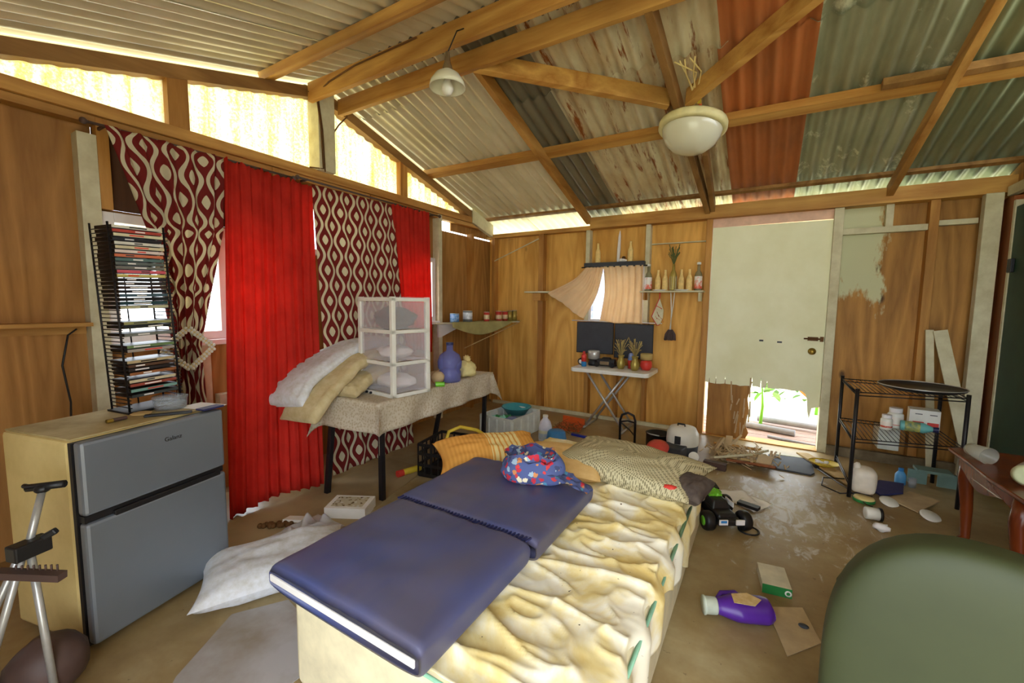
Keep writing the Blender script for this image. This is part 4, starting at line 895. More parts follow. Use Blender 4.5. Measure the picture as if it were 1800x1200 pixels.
o4 = [(2.235, 1.43), (2.28, 1.30), (2.275, 1.22), (2.245, 1.15), (2.22, 1.14), (2.16, 1.235)]
B().poly([(x, 4.66, z) for x, z in o4], .008, (0, -1, 0)).build('pad', 'white_wood', t)
b = B(); b.tube([(2.235, 4.656, 1.49), (2.235, 4.656, 1.43), (2.16, 4.656, 1.235), (2.22, 4.656, 1.14), (2.245, 4.656, 1.15)], .006, 6); b.tube([(2.20, 4.654, 1.355), (2.265, 4.652, 1.315)], .004, 5); b.build('binding', 'red', t)
b = B(); b.tube([(2.215+.011*i+.008*math.sin(i*2.2), 4.649, 1.265-.012*i+.022*math.cos(i*2.7)) for i in range(7)], .0015, 4); b.tube([(2.20+.011*i+.008*math.sin(i*2.2), 4.649, 1.225-.006*i+.014*math.cos(i*2.7)) for i in range(6)], .0015, 4); b.build('script_stitching', 'red', t)
t = thing('whisk', 'dark small broom hanging on a looped white string below the bottle shelf', 'brush', (2.375, 4.66, 1.0)); b = B(); b.tube([(2.345, 4.65, 1.51), (2.355, 4.65, 1.36), (2.36, 4.65, 1.29), (2.36, 4.65, 1.10)], .005, 6); b.tube([(2.385, 4.65, 1.51), (2.375, 4.65, 1.36), (2.368, 4.65, 1.29), (2.352, 4.65, 1.10)], .005, 6); b.build('string', 'white_plastic', t)
b = B(); rg = random.Random(2)
for i in range(60): a = rg.uniform(-1, 1); y_ = rg.uniform(-.02, .02); b.tube([(2.357+a*.02, 4.65+y_*.4, 1.10), (2.357+a*.05, 4.65+y_, 1.05), (2.355+a*.056, 4.65+y_*1.2, rg.uniform(.985, .995))], .004, 4)
b.build('bristles', plain('grey_mauve_bristle', (96, 78, 76), .9), t)
tag(B().beam((.045, 4.775, 1.925), (.715, 4.775, 2.175), .006, .012).build('stick', 'white_wood'), 'thin pale stick leaning across the back-left corner', 'stick')
b = B(); b.blob((1.12, 4.60, 1.53), .02, (1, 1, .8)); tag(b.build('ball', 'white_plastic'), 'small white ball on the left window shelf by the blown curtain', 'ball')
tag(B().blob((1.2, 4.62, 1.545), .018, (.8, .8, 1.1), .2, 3).build('figurine', 'red'), 'small red figure on the left window shelf behind the blown curtain', 'ornament')

# on the folding table
Z = .668
t = thing('spray_can', 'red and blue spray can at the left front of the folding table', 'can', (1.50, 4.40, Z)); B().lathe([(0, 0), (.028, 0), (.028, .055), (0, .055)], (1.50, 4.40, Z), 20).build('lower_body', 'blue', t); B().lathe([(0, .055), (.028, .055), (.028, .125), (.02, .138), (0, .138)], (1.50, 4.40, Z), 20).build('upper_body', 'red', t); B().cyl((1.50, 4.40, Z+.138), .014, .03, 14).build('cap', 'red', t)
t = thing('silver_kettle', 'small silver kettle base behind the red spray can on the folding table', 'kettle', (1.57, 4.55, Z)); B().lathe([(0, 0), (.06, 0), (.065, .02), (.05, .06), (.04, .07), (0, .07)], (1.56, 4.55, Z), 24).build('base', 'black', t); B().lathe([(.04, .07), (.058, .075), (.062, .16), (.05, .17), (0, .17)], (1.56, 4.55, Z), 24, sx=1.15).build('body', 'aluminium', t)  # a silver kettle on its black base
t = thing('toy_truck', 'dark toy vehicle lying on the folding table between can and vases', 'toy', (1.68, 4.50, Z)); b = B(); b.box((1.72, 4.52, Z+.05), (.20, .10, .07), rz=.1); b.box((1.72, 4.52, Z+.09), (.12, .08, .03), rz=.1, taper=.7); b.build('body', 'black', t, bevel=.012); b = B(); b.box((1.715, 4.465, Z+.045), (.10, .012, .035), rz=.1); b.build('grille', 'brown_glass', t)
for x, y in ((1.63, 4.46), (1.80, 4.47), (1.63, 4.58), (1.80, 4.58)): B().cyl((x, y-.012, Z+.028), .028, .024, 16, axis=(0, 1, 0)).build('wheel', 'blackmetal', t)
t = thing('alarm_clock', 'black round-faced gadget at the left end of the folding table', 'clock', (1.43, 4.52, Z)); B().lathe([(0, 0), (.036, 0), (.04, .01), (.04, .04), (.034, .05), (0, .05)], (1.43, 4.53, Z+.042), 20, (0, -1, -.1)).build('body', 'black', t); B().lathe([(.0, .051), (.024, .051), (.022, .053), (0, .054)], (1.43, 4.53, Z+.042), 20, (0, -1, -.1)).build('face', 'white_trim', t)
def vase(x, y, label, seed, tall=.16):
    t = thing('vase', label, 'vase', (x, y, Z)); B().lathe([(0, 0), (.03, 0), (.043, .03), (.046, .07), (.032, .105), (.026, .12), (.036, .145), (.038, .15), (.03, .145), (.02, .12), (.0, .11)], (x, y, Z), 22).build('body', 'gold', t)
    rg = random.Random(seed); b = B()
    for i in range(30):
        p = Vector((x, y, Z+.13)); d = Vector((rg.uniform(-.09, .07), rg.uniform(-.04, .05), rg.uniform(.06, tall))); b.tube([p, p+d*.6+Vector((0, 0, .02)), p+d], [.0015, .002, .0045], 4)
    tag(b.build('dried_grass', 'straw'), 'dried grass stems standing in the gold vase on the folding table, %s' % ('left vase' if x < 2 else 'right vase'), 'dried plant')
vase(1.90, 4.46, 'gold hourglass vase on the folding table, left of two', 3, .20); vase(2.06, 4.42, 'gold hourglass vase on the folding table, right of two', 8, .22)
t = thing('mug', 'red and blue cup between the two gold vases', 'cup', (1.97, 4.53, Z)); B().lathe([(0, 0), (.034, 0), (.036, .09), (0, .09)], (1.985, 4.55, Z), 20).build('lower_body', 'red', t); B().lathe([(0, .09), (.036, .09), (.03, .15), (.02, .165), (0, .165)], (1.985, 4.55, Z), 20).build('upper_body', plain('pale_blue', (130, 150, 200), .4), t)
t = thing('pot', 'round red pot at the right end of the folding table', 'pot', (2.15, 4.52, Z)); B().lathe([(0, 0), (.04, 0), (.06, .03), (.06, .075), (.05, .1), (0, .1)], (2.15, 4.53, Z), 22).build('body', 'red', t); B().lathe([(.048, .1), (.062, .105), (.064, .165), (.055, .17), (.05, .11)], (2.14, 4.58, Z), 22).build('basket', 'straw', t)

# tins on the corner shelf
def tin(t_, r, h, mat, label, kind='tin', inset=.05, lid='aluminium'):
    x, y = lerp(.05, .45, t_)-inset*.97, lerp(3.60, 4.76, t_)+inset*.3; Zs = 1.1305 if True else 0
    t = thing(kind, label, 'tin', (x, y, Zs)); B().lathe([(0, 0), (r, 0), (r, h), (0, h)], (0, 0, 0), 24).build('body', mat, None, origin=(0, 0, 0)); o = bpy.data.objects[-1] if False else COL.objects[-1]
    o.parent = t; B().lathe([(0, h), (r*.97, h), (r*.97, h+.006), (0, h+.004)], (x, y, Zs), 24).build('lid', lid, t)
tin(.22, .055, .10, canlabel('blue_cloud_tin', (226, 232, 240), (96, 150, 210), 0, .2), 'pale blue and white tin, leftmost on the corner shelf')
tin(.37, .058, .13, canlabel('grey_label_tin', (110, 112, 110), (226, 230, 236), .035, .115), 'grey tin with white label, second from the left on the corner shelf')
rc = canlabel('red_tin', (190, 58, 50), (226, 214, 170), .03, .085)
tin(.60, .036, .115, rc, 'red tin with cream label standing alone mid corner shelf'); tin(.755, .04, .125, rc, 'larger red tin with cream label, left of the red pair on the corner shelf'); tin(.84, .036, .122, rc, 'red tin with cream label, right of the red pair on the corner shelf')
tin(.905, .034, .13, 'gold', 'gold tin, left of the two gold tins on the corner shelf'); tin(.955, .034, .135, 'gold', 'gold tin, right of the two gold tins at the shelf end', inset=.03)
tag(B().lathe([(0, 0), (.014, 0), (.006, .02), (.006, .06), (.012, .085), (0, .09)], (.425, 4.73, 1.1305), 12).build('candle_holder', 'white_plastic'), 'tiny white candle holder at the tip of the corner shelf', 'candle holder')

# on and under the long table
t = thing('water_jug', 'large blue plastic water jug on the lace-covered table', 'water jug', (.93, 2.76, .69)); B().lathe([(0, 0), (.085, 0), (.092, .01), (.094, .085), (.085, .10), (.098, .115), (.104, .17), (.085, .225), (.045, .255), (.03, .262), (.028, .31), (0, .31)], (.93, 2.76, .69), 28).build('body', 'bluewater', t); B().cyl((.93, 2.76, 1.0), .031, .022, 18).build('cap', 'navy', t)
t = thing('food_bag', 'knotted cream plastic bag right of the blue water jug', 'bag', (.93, 3.0, .69)); b = B(); b.blob((.93, 3.0, .765), .088, (1, 1, .87), .25, 2.5, 24, 16, 4); b.build('body', plain('cream_bag', (232, 216, 150), .5), t); b = B(); b.blob((.92, 3.01, .855), .035, (1, .8, .9), .5, 3, seed=2); b.build('knot', 'cream', t)
tag(B().cyl((1.00, 2.50, .712), .02, .07, 14, axis=(.8, .6, 0)).build('roll', 'lime'), 'small green roll lying at the foot of the blue jug', 'roll')
tag(B().blob((.935, 2.60, .745), .06, (1, .8, .9), .15, 2).build('bundle', 'card'), 'tan cloth bundle squeezed between drawer tower and water jug', 'cloth')
def crate(name, c, d, rz, mat, label, th=.008, lattice=True):
    t = thing(name, label, 'crate'); x, y, z = d[0]/2, d[1]/2, d[2]; b = B(); b.lo((-x, -y, 0), (x, y, th)); b.build('bottom', mat, t)
    for i, (ax, sg) in enumerate((('x', -1), ('x', 1), ('y', -1), ('y', 1))):
        b = B(); L = y if ax == 'x' else x; P = (lambda u, w, s_=sg: ((s_*x), u, w)) if ax == 'x' else (lambda u, w, s_=sg: (u, s_*y, w))
        n = int(2*L/.055) if lattice else 0
        for w in ((0.02, z*.35, z*.68, z-.015) if lattice else (.01, z-.01)): b.beam(P(-L, w), P(L, w), th, .022, (0, 0, 1))
        for j in range(n+1): u = -L+2*L*j/max(n, 1); b.beam(P(u, 0.01), P(u, z-.01), th*.8, .012, (1, 1, 0))
        if not lattice: b.beam(P(-L, z/2), P(L, z/2), th*.6, z-.02, (0, 0, 1)); [b.beam(P(u, .01), P(u, z-.02), th*1.8, .02, (1, 1, 0)) for u in (-L+.01, -L*.4, L*.1, L*.55, L-.01)]
        b.build('side', mat, t)
    return place(t, c, rz)
crate('milk_crate', (1.06, 2.56, 0), (.30, .36, .27), math.radians(10), 'black', 'black lattice crate on the floor under the long table')
crate('storage_crate', (.96, 3.72, 0), (.40, .52, .22), math.radians(-4), 'grey_plastic', 'grey plastic crate of bottles in the back-left corner', .01, False)
tag(B().lathe([(0, 0), (.10, 0), (.15, .07), (.165, .075), (.16, .082), (.145, .078), (.095, .008), (0, .008)], (.95, 3.86, .17), 30).build('basin', 'teal'), 'teal round basin resting in the grey crate', 'basin')
for x, y, rz_, lb in ((.86, 3.55, .4, 'green bottle lying in the grey crate, left of two'), (.96, 3.56, 1.0, 'green bottle lying in the grey crate, right of two')):
    t = thing('bottle', lb, 'bottle', (x, y, .14)); d = Vector((math.cos(rz_), math.sin(rz_), .3)); B().lathe([(0, 0), (.035, 0), (.038, .02), (.038, .10), (.014, .14), (.014, .16), (0, .16)], (x-.05, y-.02, .15), 16, d).build('body', 'green', t); B().lathe([(.0385, .03), (.0385, .09)], (x-.05, y-.02, .15), 16, d).build('paper_label', plain('aqua_label', (150, 210, 190), .6) if 'aqua_label' not in bpy.data.materials else bpy.data.materials['aqua_label'], t)
tag(B().blob((1.06, 3.58, .17), .06, (1.2, 1, .7), .4, 3, 16, 10, 3).build('bundle', plain('blue_grey_cloth', (120, 126, 160), .8)), 'blue-grey bundle at the right front of the grey crate', 'cloth')
tag(B().tube([(1.22, 2.40, .24), (1.17, 2.42, .30), (1.175, 2.45, .37), (1.23, 2.52, .40), (1.33, 2.60, .37), (1.42, 2.66, .30)], .014, 8).build('hose', 'yellow'), 'yellow hose curling out beside the black crate', 'hose')
t = thing('caulk_tube', 'yellow tube with red cap lying under the long table', 'tube', (.86, 2.35, 0)); B().cyl((.84, 2.29, .028), .024, .16, 16, axis=(.25, .9, 0)).build('body', 'yellow', t); B().cyl((.83, 2.245, .028), .026, .05, 16, axis=(.25, .9, 0)).build('cap', 'red', t)
t = thing('milk_jug', 'white plastic jug with label standing beyond the bed head', 'jug', (1.40, 3.66, 0)); B().lathe([(0, 0), (.062, 0), (.066, .02), (.066, .15), (.05, .20), (.026, .23), (.024, .245), (0, .245)], (1.40, 3.66, 0), 24).build('body', plain('milky_plastic', (226, 226, 240), .35), t); B().cyl((1.40, 3.66, .245), .027, .02, 16).build('cap', 'white_plastic', t); B().lathe([(.0672, .03), (.0672, .12)], (1.40, 3.66, 0), 24).build('paper_label', canlabel('jug_label', (214, 214, 190), (170, 190, 214), .03, .09), t)
t = thing('tub', 'blue plastic tub upside down beyond the bed head', 'tub', (1.56, 3.58, 0)); B().lathe([(.105, 0), (.108, .01), (.085, .14), (.07, .155), (0, .158)], (1.56, 3.58, 0), 28).build('body', 'blue', t); B().box((1.60, 3.49, .075), (.07, .006, .06), R=Matrix.Rotation(.25, 3, 'Z')@Matrix.Rotation(-.17, 3, 'X')).build('sticker', 'paper', t)
t = thing('dustpan', 'orange-red dustpan with dry sweepings by the back wall', 'dustpan', (1.45, 4.2, 0)); b = B(); b.poly([(1.30, 4.05, .004), (1.58, 4.10, .004), (1.55, 4.36, .02), (1.30, 4.32, .02)], .012, (0, 0, 1)); b.box((1.42, 4.34, .05), (.27, .015, .08), rz=-.1); b.build('pan', 'orange', t)
b = B(); rg = random.Random(9)
for i in range(70): p = Vector((rg.uniform(1.32, 1.62), rg.uniform(3.98, 4.2), rg.uniform(.02, .06))); b.beam(p, p+Vector((rg.uniform(-.07, .07), rg.uniform(-.07, .07), rg.uniform(0, .05))), .006, .003)
tag(b.build('sweepings', 'dustbrown'), 'heap of dry brown sweepings in front of the dustpan', 'debris', kind='stuff')
tag(B().beam((1.55, 3.98, .012), (1.72, 3.96, .012), .03, .02).build('brush_handle', plain('royal_blue', (30, 50, 170), .4)), 'dark blue brush handle on the floor by the sweepings', 'brush')
b = B(); b.tube([(2.03, 4.06, 0), (2.03, 4.06, .22), (2.045, 4.065, .27), (2.10, 4.075, .295), (2.155, 4.085, .27), (2.17, 4.09, .22), (2.17, 4.09, 0)], .012); b.tube([(2.03, 4.06, .2), (2.10, 4.07, .215), (2.17, 4.09, .2)], .008); b.tube([(2.04, 4.06, .19), (2.10, 4.16, .10), (2.13, 4.24, .02)], .007)
tag(b.build('stand', 'blackmetal'), 'arched black metal stand on the floor behind the tribal-print pillow', 'stand')
t = thing('pot', 'black cooking pot on the floor beyond the pillow', 'pot', (2.39, 4.10, 0)); B().lathe([(0, 0), (.10, 0), (.11, .01), (.112, .13), (.118, .135), (.106, .135), (.102, .02), (0, .02)], (2.39, 4.10, 0), 30).build('body', 'black', t); B().tube([(2.30, 4.04, .135), (2.34, 4.0, .14), (2.42, 3.99, .14)], .006, 6).build('handle', 'aluminium', t)
tag(B().lathe([(0, 0), (.09, .0), (.095, .015), (.06, .03), (.03, .035), (0, .03)], (2.46, 3.75, .10), 28, (0, -.55, 1)).build('saucepan_cover', plain('coral_lid', (222, 86, 76), .4)), 'red round lid tilted in front of the black pot', 'lid')
t = thing('rice_cooker', 'white and dark grey rice cooker on the floor near the door', 'rice cooker', (2.62, 4.02, 0)); B().lathe([(0, 0), (.12, 0), (.13, .02), (.135, .10), (0, .10)], (2.62, 4.02, 0), 32).build('base', 'dark_panel', t); B().lathe([(.135, .10), (.14, .12), (.135, .20), (.11, .25), (.05, .265), (0, .268)], (2.62, 4.02, 0), 32).build('body', 'white_plastic', t); b = B(); b.tube([(2.58, 4.0, .262), (2.58, 3.99, .285), (2.64, 3.98, .285), (2.64, 3.99, .262)], .008, 6); b.build('handle', 'black', t); B().box((2.60, 3.885, .16), (.05, .02, .07), R=Matrix.Rotation(-.1, 3, 'X')).build('latch', 'black', t)
tag(B().box((2.52, 3.85, .06), (.30, .16, .12), rz=-.15).build('black_box', 'dark_panel', bevel=.01), 'dark grey box lying in front of the rice cooker', 'box')
tag(B().cyl((2.745, 3.83, .055), .042, .012, 24, axis=(.1, -1, .35)).build('lid', 'white_plastic'), 'small white round lid leaning near the dark grey box', 'lid')
tag(B().beam((2.83, 3.80, .03), (3.0, 3.78, .03), .055, .055).build('block', 'brownrail'), 'dark brown wood block at the left of the splinter pile', 'block')
# broken door splinters: countable larger pieces and loose crumbs
rg = random.Random(21)
for i, (x, y, l, a, wd, mt, lb) in enumerate(((2.90, 4.28, .22, 1.3, .05, 'card', 'pale splintered piece sticking up left of the splinter pile, leftmost'), (2.98, 4.30, .24, 1.55, .04, 'card', 'pale splintered piece sticking up left of the splinter pile, second from the left'), (3.03, 4.32, .2, 1.1, .04, 'card', 'pale splintered piece upright beside the pile, nearest the door'), (3.12, 4.20, .32, .35, .05, 'white_wood', 'white painted splinter lying across the top of the pile'), (3.2, 4.24, .26, .9, .04, 'white_wood', 'white painted splinter at the right of the pile'), (3.02, 3.98, .34, .6, .06, 'white_wood', 'white painted board scrap at the front left of the pile'), (3.12, 4.05, .38, -.08, .07, 'tan', 'brown board scrap across the front of the pile'), (3.17, 3.93, .36, -.12, .035, 'brown_board', 'dark strip along the front of the splinter pile'), (3.27, 4.02, .16, 1.45, .08, 'card', 'pale square board scrap at the right end of the pile'), (3.05, 4.42, .4, -.15, .05, 'lum_x', 'brown strip at the back of the pile near the threshold'))):
    up = .10 if i < 3 else .02; p = Vector((x-math.cos(a)*l/2, y-math.sin(a)*l/2*(.4 if i < 3 else 1), .02+(.02*(i % 3)))); q = Vector((x+math.cos(a)*l/2, y+math.sin(a)*l/2*(.4 if i < 3 else 1), .02+up+(.02*(i % 3))))
    tag(B().beam(p, q, wd*1.35, .018, (0, .5, 1)).build('wood_scrap', mt), lb, 'wood scrap', 'splintered wood by the door')
b = B()
for i in range(170):
    x, y = rg.gauss(3.1, .13), rg.gauss(4.15, .13); l = rg.uniform(.03, .09); a = rg.uniform(0, 3); z = rg.uniform(.004, .09)*math.exp(-((x-3.1)**2+(y-4.15)**2)*12)
    b.beam((x, y, z+.003), (x+math.cos(a)*l, y+math.sin(a)*l, z+rg.uniform(0, .04)), rg.uniform(.006, .022), .006, (0, .3, 1))
tag(b.build('splinters', 'card'), 'heap of small splinters fallen from the broken door', 'debris', kind='stuff')
tag(B().poly([(3.29, 4.05, .002), (3.59, 4.04, .002), (3.62, 4.10, .002), (3.62, 4.46, .002), (3.30, 4.40, .002)], .012, (0, 0, 1)).build('door_mat', 'dark_panel'), 'charcoal mat on the floor in front of the door hole', 'mat')
tag(B().poly([(3.31, 4.42, .004), (3.70, 4.47, .004), (3.70, 4.51, .004), (3.31, 4.46, .004)], .012, (0, 0, 1)).build('wood_strip', 'white_wood'), 'white strip of wood on the floor behind the charcoal mat', 'wood strip')
tag(B().poly([(3.52, 4.55, .016), (3.61, 4.58, .016), (3.93, 3.92, .016), (3.84, 3.86, .016)], .014, (0, 0, 1)).build('plank', 'tan'), 'tan plank lying from the threshold past the wire rack', 'plank')
b = B(); c = Vector((3.72, 3.78, .035)); b.tube([(3.80, 4.02, .034), (3.66, 3.95, .036), (3.64, 3.82, .02), (3.74, 3.74, .012), (3.86, 3.77, .034), (3.92, 3.74, .03)], .005, 6); b.tube([(3.64, 4.15, .034), (3.78, 3.83, .034), (3.87, 3.62, .012), (3.90, 3.60, .012)], .004, 6); tag(b.build('cable', 'black'), 'black cable looped over the tan plank near the wire rack', 'cable')
t = thing('tray', 'yellow oval tray with scraps by the foot of the wire rack', 'tray', (3.70, 4.30, 0)); B().lathe([(0, .035), (.05, .035), (.09, .05), (.095, .055), (.085, .045), (.05, .02), (0, .02)], (3.70, 4.30, .0), 28, sx=1.15).build('dish', 'yellow', t); B().cyl((3.70, 4.30, 0), .07, .03, 20).build('base', 'black', t)
b = B(); [b.blob((3.70+rg.uniform(-.06, .06), 4.30+rg.uniform(-.04, .04), .05), .014, (1.3, .8, .6), .3, 3, seed=i) for i in range(6)]; tag(b.build('scraps', 'white_trim'), 'pale scraps lying in the yellow tray', 'scraps', kind='stuff')
t = thing('lantern', 'white squarish jug-shaped lantern upside down on a green lid by the rack', 'lantern', (3.87, 3.80, 0)); b = B(); b.blob((3.87, 3.80, .125), .1, (.78, .78, .95), .06, 2, 26, 16, 2, None, .62); b.blob((3.83, 3.78, .22), .022, (1, 1, 1.4), .2, 2); b.build('body', plain('milk_white', (226, 216, 200), .35), t)
t = thing('jar_lid', 'green and cream lid below the white lantern', 'lid', (3.88, 3.70, 0)); B().lathe([(0, 0), (.06, 0), (.063, .005), (.063, .02), (0, .02)], (3.87, 3.71, 0), 26).build('rim', 'green', t); B().lathe([(0, .02), (.06, .02), (.055, .03), (0, .03)], (3.87, 3.71, 0), 26).build('top', 'cream', t)  # a jar lid lying on the floor
tag(B().poly([(3.98, 3.84, .012), (4.12, 3.92, .03), (4.16, 4.10, .04), (4.02, 4.10, .035), (3.93, 3.95, .02)], .012, (0, 0, 1)).build('folder', 'navy'), 'dark navy folder on the floor under the wire rack', 'folder')
tag(B().poly([(4.02, 3.83, .008), (4.18, 4.04, .012), (4.32, 3.95, .012), (4.14, 3.66, .008)], .008, (0, 0, 1)).build('cardboard', 'card'), 'square of grey cardboard on the floor beside the navy folder', 'cardboard')
for x, y, lb in ((4.01, 3.75, 'white oval lid at the corner of the cardboard square'), (4.19, 3.63, 'white oval lid near the reddish table leg')): tag(B().lathe([(0, 0), (.05, 0), (.052, .006), (.045, .012), (0, .014)], (x, y, .012), 24, (.3, -.3, 1), sx=1.2).build('lid', 'white_plastic'), lb, 'lid')
t = thing('jar', 'white jar with black band lying on its side on the floor', 'jar', (3.86, 3.40, 0)); B().lathe([(0, 0), (.036, 0), (.038, .006), (.038, .07), (0, .07)], (3.825, 3.40, .04), 22, (1, .12, 0)).build('body', 'white_plastic', t); B().lathe([(0, .07), (.041, .07), (.041, .085), (0, .085)], (3.825, 3.40, .041), 22, (1, .12, 0)).build('lid', 'black', t)
tag(B().blob((3.88, 3.25, .025), .03, (1.4, .8, .8), .4, 3).build('shard', 'white_trim'), 'small white broken piece on the floor left of the chair back top', 'shard')
tag(B().blob((4.06, 3.22, .015), .018, (1, 1, .7)).build('bottle_cap', 'white_plastic'), 'tiny white cap on the floor behind the olive chair back', 'cap')  # a loose bottle cap
t = thing('bottle', 'small blue bottle standing on the floor under the wire rack', 'bottle', (4.17, 4.24, 0)); B().lathe([(0, 0), (.032, 0), (.034, .01), (.034, .07), (.02, .095), (.014, .1), (0, .1)], (4.17, 4.24, 0), 18).build('body', plain('sky_blue', (90, 160, 214), .35), t); B().cyl((4.17, 4.24, .1), .016, .025, 14).build('cap', 'blue', t)
tag(B().lathe([(0, 0), (.022, 0), (.026, .07), (.024, .07), (.02, .004), (0, .004)], (4.23, 4.20, 0), 18).build('cup', 'clearp'), 'small clear cup beside the blue bottle under the wire rack', 'cup')
M['muted_teal'] = plain('muted_teal', (112, 140, 132), .6)
t = thing('stool', 'pale teal child step stool against the wall under the wire rack', 'stool', (4.36, 4.33, 0)); b = B(); b.beam((4.27, 4.33, .115), (4.47, 4.33, .115), .12, .02); b.build('seat', 'muted_teal', t); [B().beam((x, 4.33, 0), (x, 4.33, .105), .018, .11, (1, 0, 0)).build('side', 'muted_teal', t) for x in (4.285, 4.455)]
tag(B().lo((4.10, YB-.115, .14), (4.24, W0-.001, .33)).build('outlet_box', 'grey_plastic', bevel=.005), 'pale grey meter box low on the wall behind the wire rack', 'box')
# on the wire rack
Zr = .43
for x, y, s_, lb in ((4.045, 4.17, .85, 'small white pill bottle with orange label, front of the pair on the rack'), (4.115, 4.27, 1.15, 'large white pill bottle with red label, rear of the pair on the rack')):
    t = thing('pill_bottle', lb, 'bottle', (x, y, Zr)); B().lathe([(0, 0), (.04*s_, 0), (.042*s_, .005), (.042*s_, .09*s_), (.03*s_, .105*s_), (0, .105*s_)], (x, y, Zr), 22).build('body', 'white_plastic', t); B().lathe([(.0425*s_, .02*s_), (.0425*s_, .075*s_)], (x, y, Zr), 22).build('paper_label', canlabel('pill_label_%d' % (s_*100), (236, 226, 214), (206, 80, 50), .0, .03), t); B().cyl((x, y, Zr+.105*s_), .035*s_, .028*s_, 20).build('cap', 'white_trim', t)
t = thing('bottle', 'aqua bottle with blue cap lying on its side on the wire rack', 'bottle', (4.23, 4.17, Zr)); B().lathe([(0, 0), (.035, 0), (.038, .01), (.038, .13), (.018, .175), (.015, .18), (0, .18)], (4.13, 4.20, Zr+.038), 20, (1, -.18, 0)).build('body', plain('aqua', (120, 196, 196), .3), t); B().lathe([(.0385, .025), (.0385, .11)], (4.13, 4.20, Zr+.038), 20, (1, -.18, 0)).build('paper_label', plain('dark_label', (80, 120, 110), .5, scale=40, c2=(214, 206, 90)), t); B().cyl((4.305, 4.168, Zr+.038), .02, .03, 16, axis=(1, -.18, 0)).build('cap', 'navy', t)
t = thing('carton', 'white carton with red stripe standing on the wire rack', 'carton', (4.29, 4.32, Zr)); B().box((4.285, 4.32, Zr+.08), (.17, .12, .155), rz=-.12).build('box', 'white_plastic', t, bevel=.002); b = B(); [b.box((4.285+o_, 4.2595-o_*.12, Zr+.052), (.062, .003, .03), rz=-.12) for o_ in (-.04, .04)]; b.build('red_stripe', 'red', t); b = B(); [b.box((4.285+o_, 4.2595-o_*.12, Zr+.125), (.04, .003, .006), rz=-.12) for o_ in (-.04, .04)]; b.build('printed_line', 'dark_panel', t)
t = thing('grill_pan', 'round black wire tray with bright rim on top of the wire rack', 'tray', (4.20, 4.16, .765)); B().lathe([(0, .01), (.20, .01), (.235, .03), (.235, .02), (.19, 0), (0, 0)], (4.20, 4.10, .763), 36).build('pan', 'blackmetal', t); B().tube([(4.20+.237*math.cos(a*PI/18), 4.10+.237*math.sin(a*PI/18), .793) for a in range(36)], .004, 6, closed=True).build('rim', 'aluminium', t)
# glasses and flowers on the reddish table
Zt = .5225
t = thing('glass', 'drinking glass lying on its side at the far end of the reddish table', 'glass', (4.27, 3.22, Zt)); B().lathe([(0, 0), (.03, 0), (.034, .005), (.046, .12), (.043, .12), (.03, .008), (0, .008)], (4.235, 3.31, Zt+.045), 28, (.35, -.95, -.03)).build('body', 'glassy', t)
t = thing('glass', 'squat glass jar with pale lid lying near the middle of the reddish table', 'glass jar', (4.33, 2.95, Zt)); B().lathe([(0, 0), (.05, 0), (.054, .01), (.05, .10), (.046, .10), (.048, .012), (0, .01)], (4.345, 2.95, Zt+.056), 28, (-.6, -.95, 0)).build('body', 'glassy', t); B().lathe([(0, .1), (.042, .1), (.05, .108), (.03, .116), (.02, .112), (0, .118)], (4.345, 2.95, Zt+.056), 28, (-.6, -.95, 0)).build('lid', plain('pale_green_lid', (214, 222, 180), .4), t)
rg = random.Random(4)
for i in range(6):
    x, y = 4.40+rg.uniform(-.05, .08), 2.83+rg.uniform(-.1, .1); z = Zt+.03+.04*rg.random(); b = B()
    for j in range(6): a = j*PI/3; b.blob((x+.022*math.cos(a), y+.022*math.sin(a), z), .02, (1, 1, .45), 0, n=8, m=6)
    t = thing('artificial_flower', 'cream artificial flower in the bunch at the right end of the reddish table', 'flower', (x, y, Zt), group='artificial flowers on the reddish table'); b.build('petals', 'white_wood', t); B().blob((x, y, z+.012), .01, n=8, m=6).build('flower_centre', 'yellow', t); B().tube([(x, y, z), (x+.05, y+.05, Zt+.006)], .003, 5).build('stem', 'leaf', t)
# toy car
t = thing('toy_car', 'remote-control toy buggy, black and lime, on the floor beside the bed', 'toy car')
b = B(); b.box((0, 0, .075), (.30, .13, .06), taper=.85); b.box((-.02, 0, .125), (.16, .12, .05), taper=.7); b.box((.14, 0, .07), (.07, .16, .035), taper=.8); b.build('body', 'black', t, bevel=.01)
b = B(); b.box((-.06, 0, .155), (.08, .08, .015)); b.blob((-.05, .01, .16), .035, (1.2, 1, .6), .5, 4); b.build('roof_trim', 'lime', t, bevel=.004)
[B().box(c_, d_).build('decal', 'white_trim', t) for c_, d_ in (((.178, .05, .08), (.008, .05, .03)), ((.178, -.05, .08), (.008, .05, .03)), ((.02, .066, .13), (.09, .006, .03)))]; b = B(); b.box((.181, -.05, .085), (.006, .035, .014)); b.build('blue_decal', 'blue', t)
b = B(); b.box((-.17, 0, .15), (.06, .17, .008), R=Matrix.Rotation(.25, 3, 'Y')); b.build('spoiler', 'blackmetal', t)
for x in (-.11, .11):
    for y in (-.11, .11):
        wv = B(); wv.lathe([(.03, -.03), (.052, -.028), (.058, -.015), (.058, .015), (.052, .028), (.03, .03)], (x, y, .058), 24, (0, 1, 0)); wh = wv.build('wheel', 'black', t); B().lathe([(0, .031 if y > 0 else -.031), (.028, .031 if y > 0 else -.031), (.032, .024 if y > 0 else -.024), (.032, 0)], (x, y, .058), 18, (0, 1, 0)).build('rim', 'lime', wh)
place(t, (3.01, 2.86, 0), math.radians(-58))
tag(B().beam((3.12, 3.10, .05), (3.24, 3.06, .05), .05, .02).build('toy_part', 'black'), 'flat black toy part on the floor behind the toy buggy', 'toy part')
